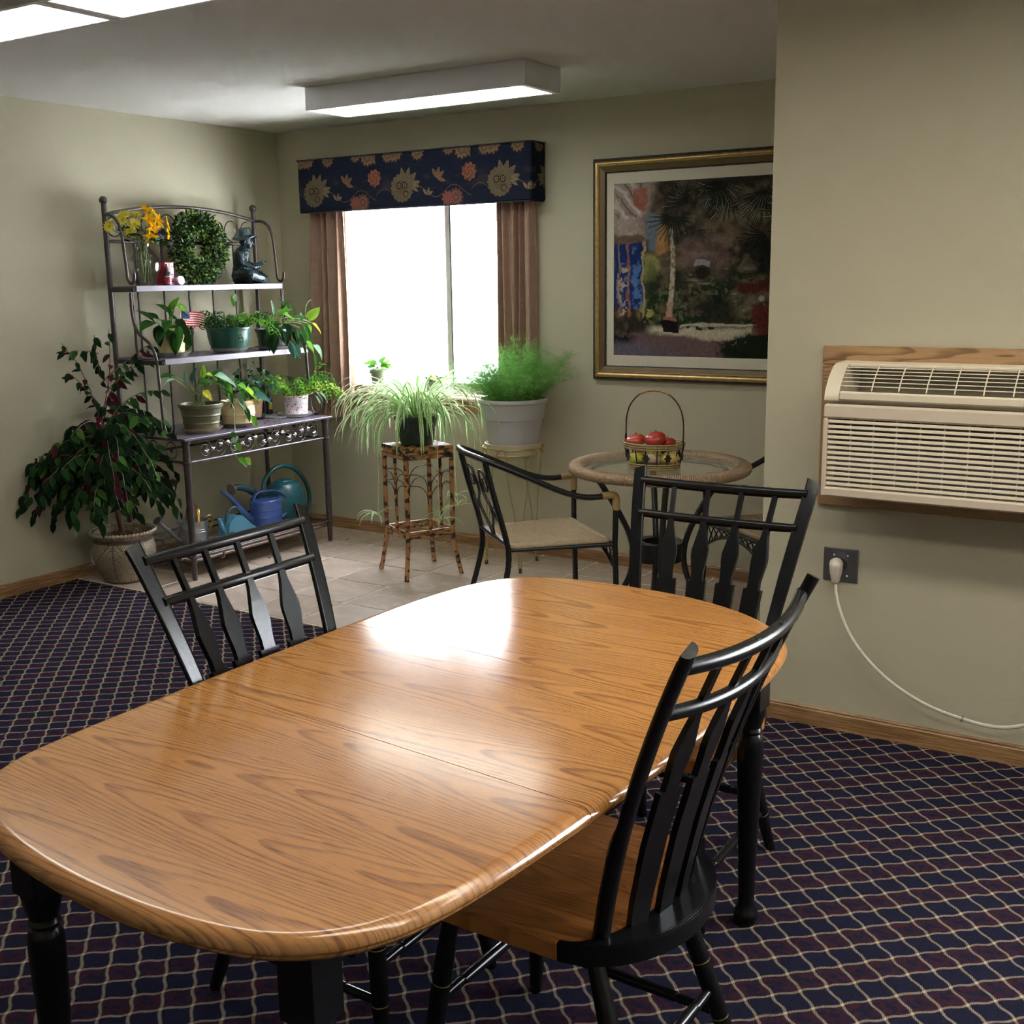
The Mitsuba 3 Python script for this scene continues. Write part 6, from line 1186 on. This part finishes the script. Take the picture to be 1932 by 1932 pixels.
for i in range(16):
    a = 2 * PI * i / 16 + .1; put(t + '__rib', tube([(bxx + rz_(z) * math.cos(a), byy + rz_(z) * .86 * math.sin(a), z) for z in (bz + .004, bz + .06, bz + .112)], .0026, 6), 'm_iron', 60)
    if i % 2 == 0:
        z = bz + .055; n_ = np.array([math.cos(a), .86 * math.sin(a), 0]); star = []
        for j in range(12): b = j * PI / 6; rr = .020 if j % 2 == 0 else .012; star.append((rr * math.cos(b), rr * math.sin(b)))
        ev = ext(Polygon(star), .002); M = basis((bxx + (rz_(z) + .0035) * math.cos(a), byy + (rz_(z) + .0035) * .86 * math.sin(a), z), (0, 0, 1), n_); put(t + '__metal_leaf', tm(ev, M), 'm_blackleaf', False, label='black leaf-shaped ornament' if i == 0 else None)
hh_ = cr([(bxx + .134, byy, bz + .10), (bxx + .137, byy, bz + .20), (bxx + .115, byy, bz + .275), (bxx + .06, byy, bz + .325), (bxx, byy, bz + .338), (bxx - .06, byy, bz + .325), (bxx - .115, byy, bz + .275), (bxx - .137, byy, bz + .20), (bxx - .134, byy, bz + .10)], 60); put(t + '__handle', tube(hh_, .0034, 7), 'm_cane', 60)
put(t + '__grip', tube(hh_[23:37], np.array([.004] + [.0062] * 12 + [.004]), 8), 'm_wrap', 60, label='wrapped grip')
for s in (-1, 1): put(t + '__hinge', rod((bxx + s * .1385, byy - .004, bz + .09), (bxx + s * .1385, byy - .004, bz + .142), .0032, 6), 'm_iron', 60)
def fruit(label, p, r, m, lobes=0, sc=(1, 1, .9), grp=None):
    t = thing('fruit', label, 'fruit'); th = np.linspace(0, PI, 15); pr = [(r * math.sin(x) * (1 + .10 * math.sin(x)), -r * math.cos(x) * (.86 - .16 * math.cos(x) ** 6)) for x in th]; b = lathe(pr, 28)
    if lobes:
        v = b.vertices; a = np.arctan2(v[:, 1], v[:, 0]); k = 1 - .09 * np.abs(np.cos(a * lobes / 2)) ** 6; v[:, :2] *= k[:, None]; b.vertices = v
    put(t + '__flesh', tm(b, Tr(*p) @ Rx(U(-.5, .5)) @ Ry(U(-.3, .3)) @ Sc(*sc)), m, True); put(t + '__stem', tm(rod((0, 0, r * .55), (.002, .002, r * .9), .0018, 6), Tr(*p)), 'm_cane', 60)
bf = bz + .004
fruit('salmon-red fruit heaped on the near left of the basket', (bxx - .082, byy - .02, bf + .112), .041, 'm_red2', 5)
fruit('bright red ribbed fruit at the top of the basket', (bxx + .012, byy - .015, bf + .124), .043, 'm_redfruit', 6)
fruit('dark red fruit behind the bright red one in the basket', (bxx + .040, byy + .045, bf + .100), .036, 'm_redfruit', 4)
fruit('yellow-green apple low in the left of the basket', (bxx - .052, byy - .055, bf + .042), .038, 'm_apple')
fruit('pale cream fruit low in the middle of the basket', (bxx + .022, byy - .062, bf + .040), .036, 'm_palefruit')
fruit('yellow apple low in the right of the basket', (bxx + .084, byy - .022, bf + .046), .038, 'm_pear')
fruit('green apple at the back of the basket floor', (bxx - .03, byy + .055, bf + .04), .036, 'm_apple')
fruit('shadowed red fruit at the left back of the basket', (bxx - .082, byy + .022, bf + .038), .033, 'm_red2', 4)

# ---------------------------------------------------------------- pots on the window sill, litter on the floor
SZ_ = WZ0 + .0006
t = thing('potted_pothos', 'small leafy plant in a grey-green pot on the window sill', 'potted plant'); mat('m_greygreen', '#7f8c72', 0.5)
put(t + '__pot', tm(pot_mesh(.044, .058, .145, .018, .004), Tr(.745, .012, SZ_)), 'm_greygreen', 35); soil(t, .745, .012, SZ_ + .123, .05)
for k in range(14): a = U(0, 6.3); leaf(t, (.745 + .03 * math.cos(a), .012 + .02 * math.sin(a), SZ_ + .14 + U(0, .04)), (math.cos(a), math.sin(a) * .35, U(-.4, .7)), (0, -.6, .7), U(.05, .085), ('l_bright', 'l_mid')[k % 2], W=.8)
def plaid(p, n, uv):
    s1 = sstep(.2, .4, dr.abs(dr.sin((p.x) * 210))); s2 = sstep(.2, .4, dr.abs(dr.sin(p.z * 190))); return mix((.55, .56, .55), (.10, .16, .16), dr.clip(.55 * (1 - s1) + .55 * (1 - s2), 0, 1))
mat('m_plaid', mikit.proc(plaid), 0.5)
t = thing('potted_succulent', 'small plant in a plaid square planter on the window sill by the sash', 'potted plant')
put(t + '__planter', unman(man(bx(1.125, 1.22, -.03, .055, SZ_, SZ_ + .10, .004)) - man(bx(1.130, 1.215, -.025, .05, SZ_ + .075, SZ_ + .2, 0))), 'm_plaid', 30); put(t + '__soil', bx(1.1305, 1.2145, -.0245, .0495, SZ_ + .073, SZ_ + .078, 0), 'm_soil')
for k in range(12): a = U(0, 6.3); leaf(t, (1.172 + .03 * math.cos(a), .012 + .02 * math.sin(a), SZ_ + .08), (math.cos(a), math.sin(a) * .4, U(.0, .8)), (0, -.6, .7), U(.05, .10), ('l_lime', 'l_dark', 'l_yellow')[k % 3], W=.35)
t = thing('planter_box', 'low empty brown planter at the left end of the window sill', 'planter'); put(t + '__box', unman(man(bx(.575, .66, -.035, .05, SZ_, SZ_ + .05, .004)) - man(bx(.581, .654, -.029, .044, SZ_ + .01, SZ_ + .2, 0))), 'm_brown_pot', 30)
for i, (x, y, a, L, m, lb) in enumerate(((.61, -.882, .4, .036, 'l_wine', 'red fallen leaf on the tiles in front of the plant rack, nearer the carpet'), (.588, -.808, 1.3, .034, 'l_wine', 'red fallen leaf on the tiles beneath the blue watering can'), (.702, -.281, 2.2, .034, 'l_dry', 'curled brown leaf on the tiles by the end leg of the plant rack'))):
    t = thing('fallen_leaf', lb, 'leaf', 'fallen leaves on the tiles'); put(t + '__blade', tm(leafm(L, L * .45, .9, .5, 5), Tr(x, y, .0135) @ Rz(a)), m, True)
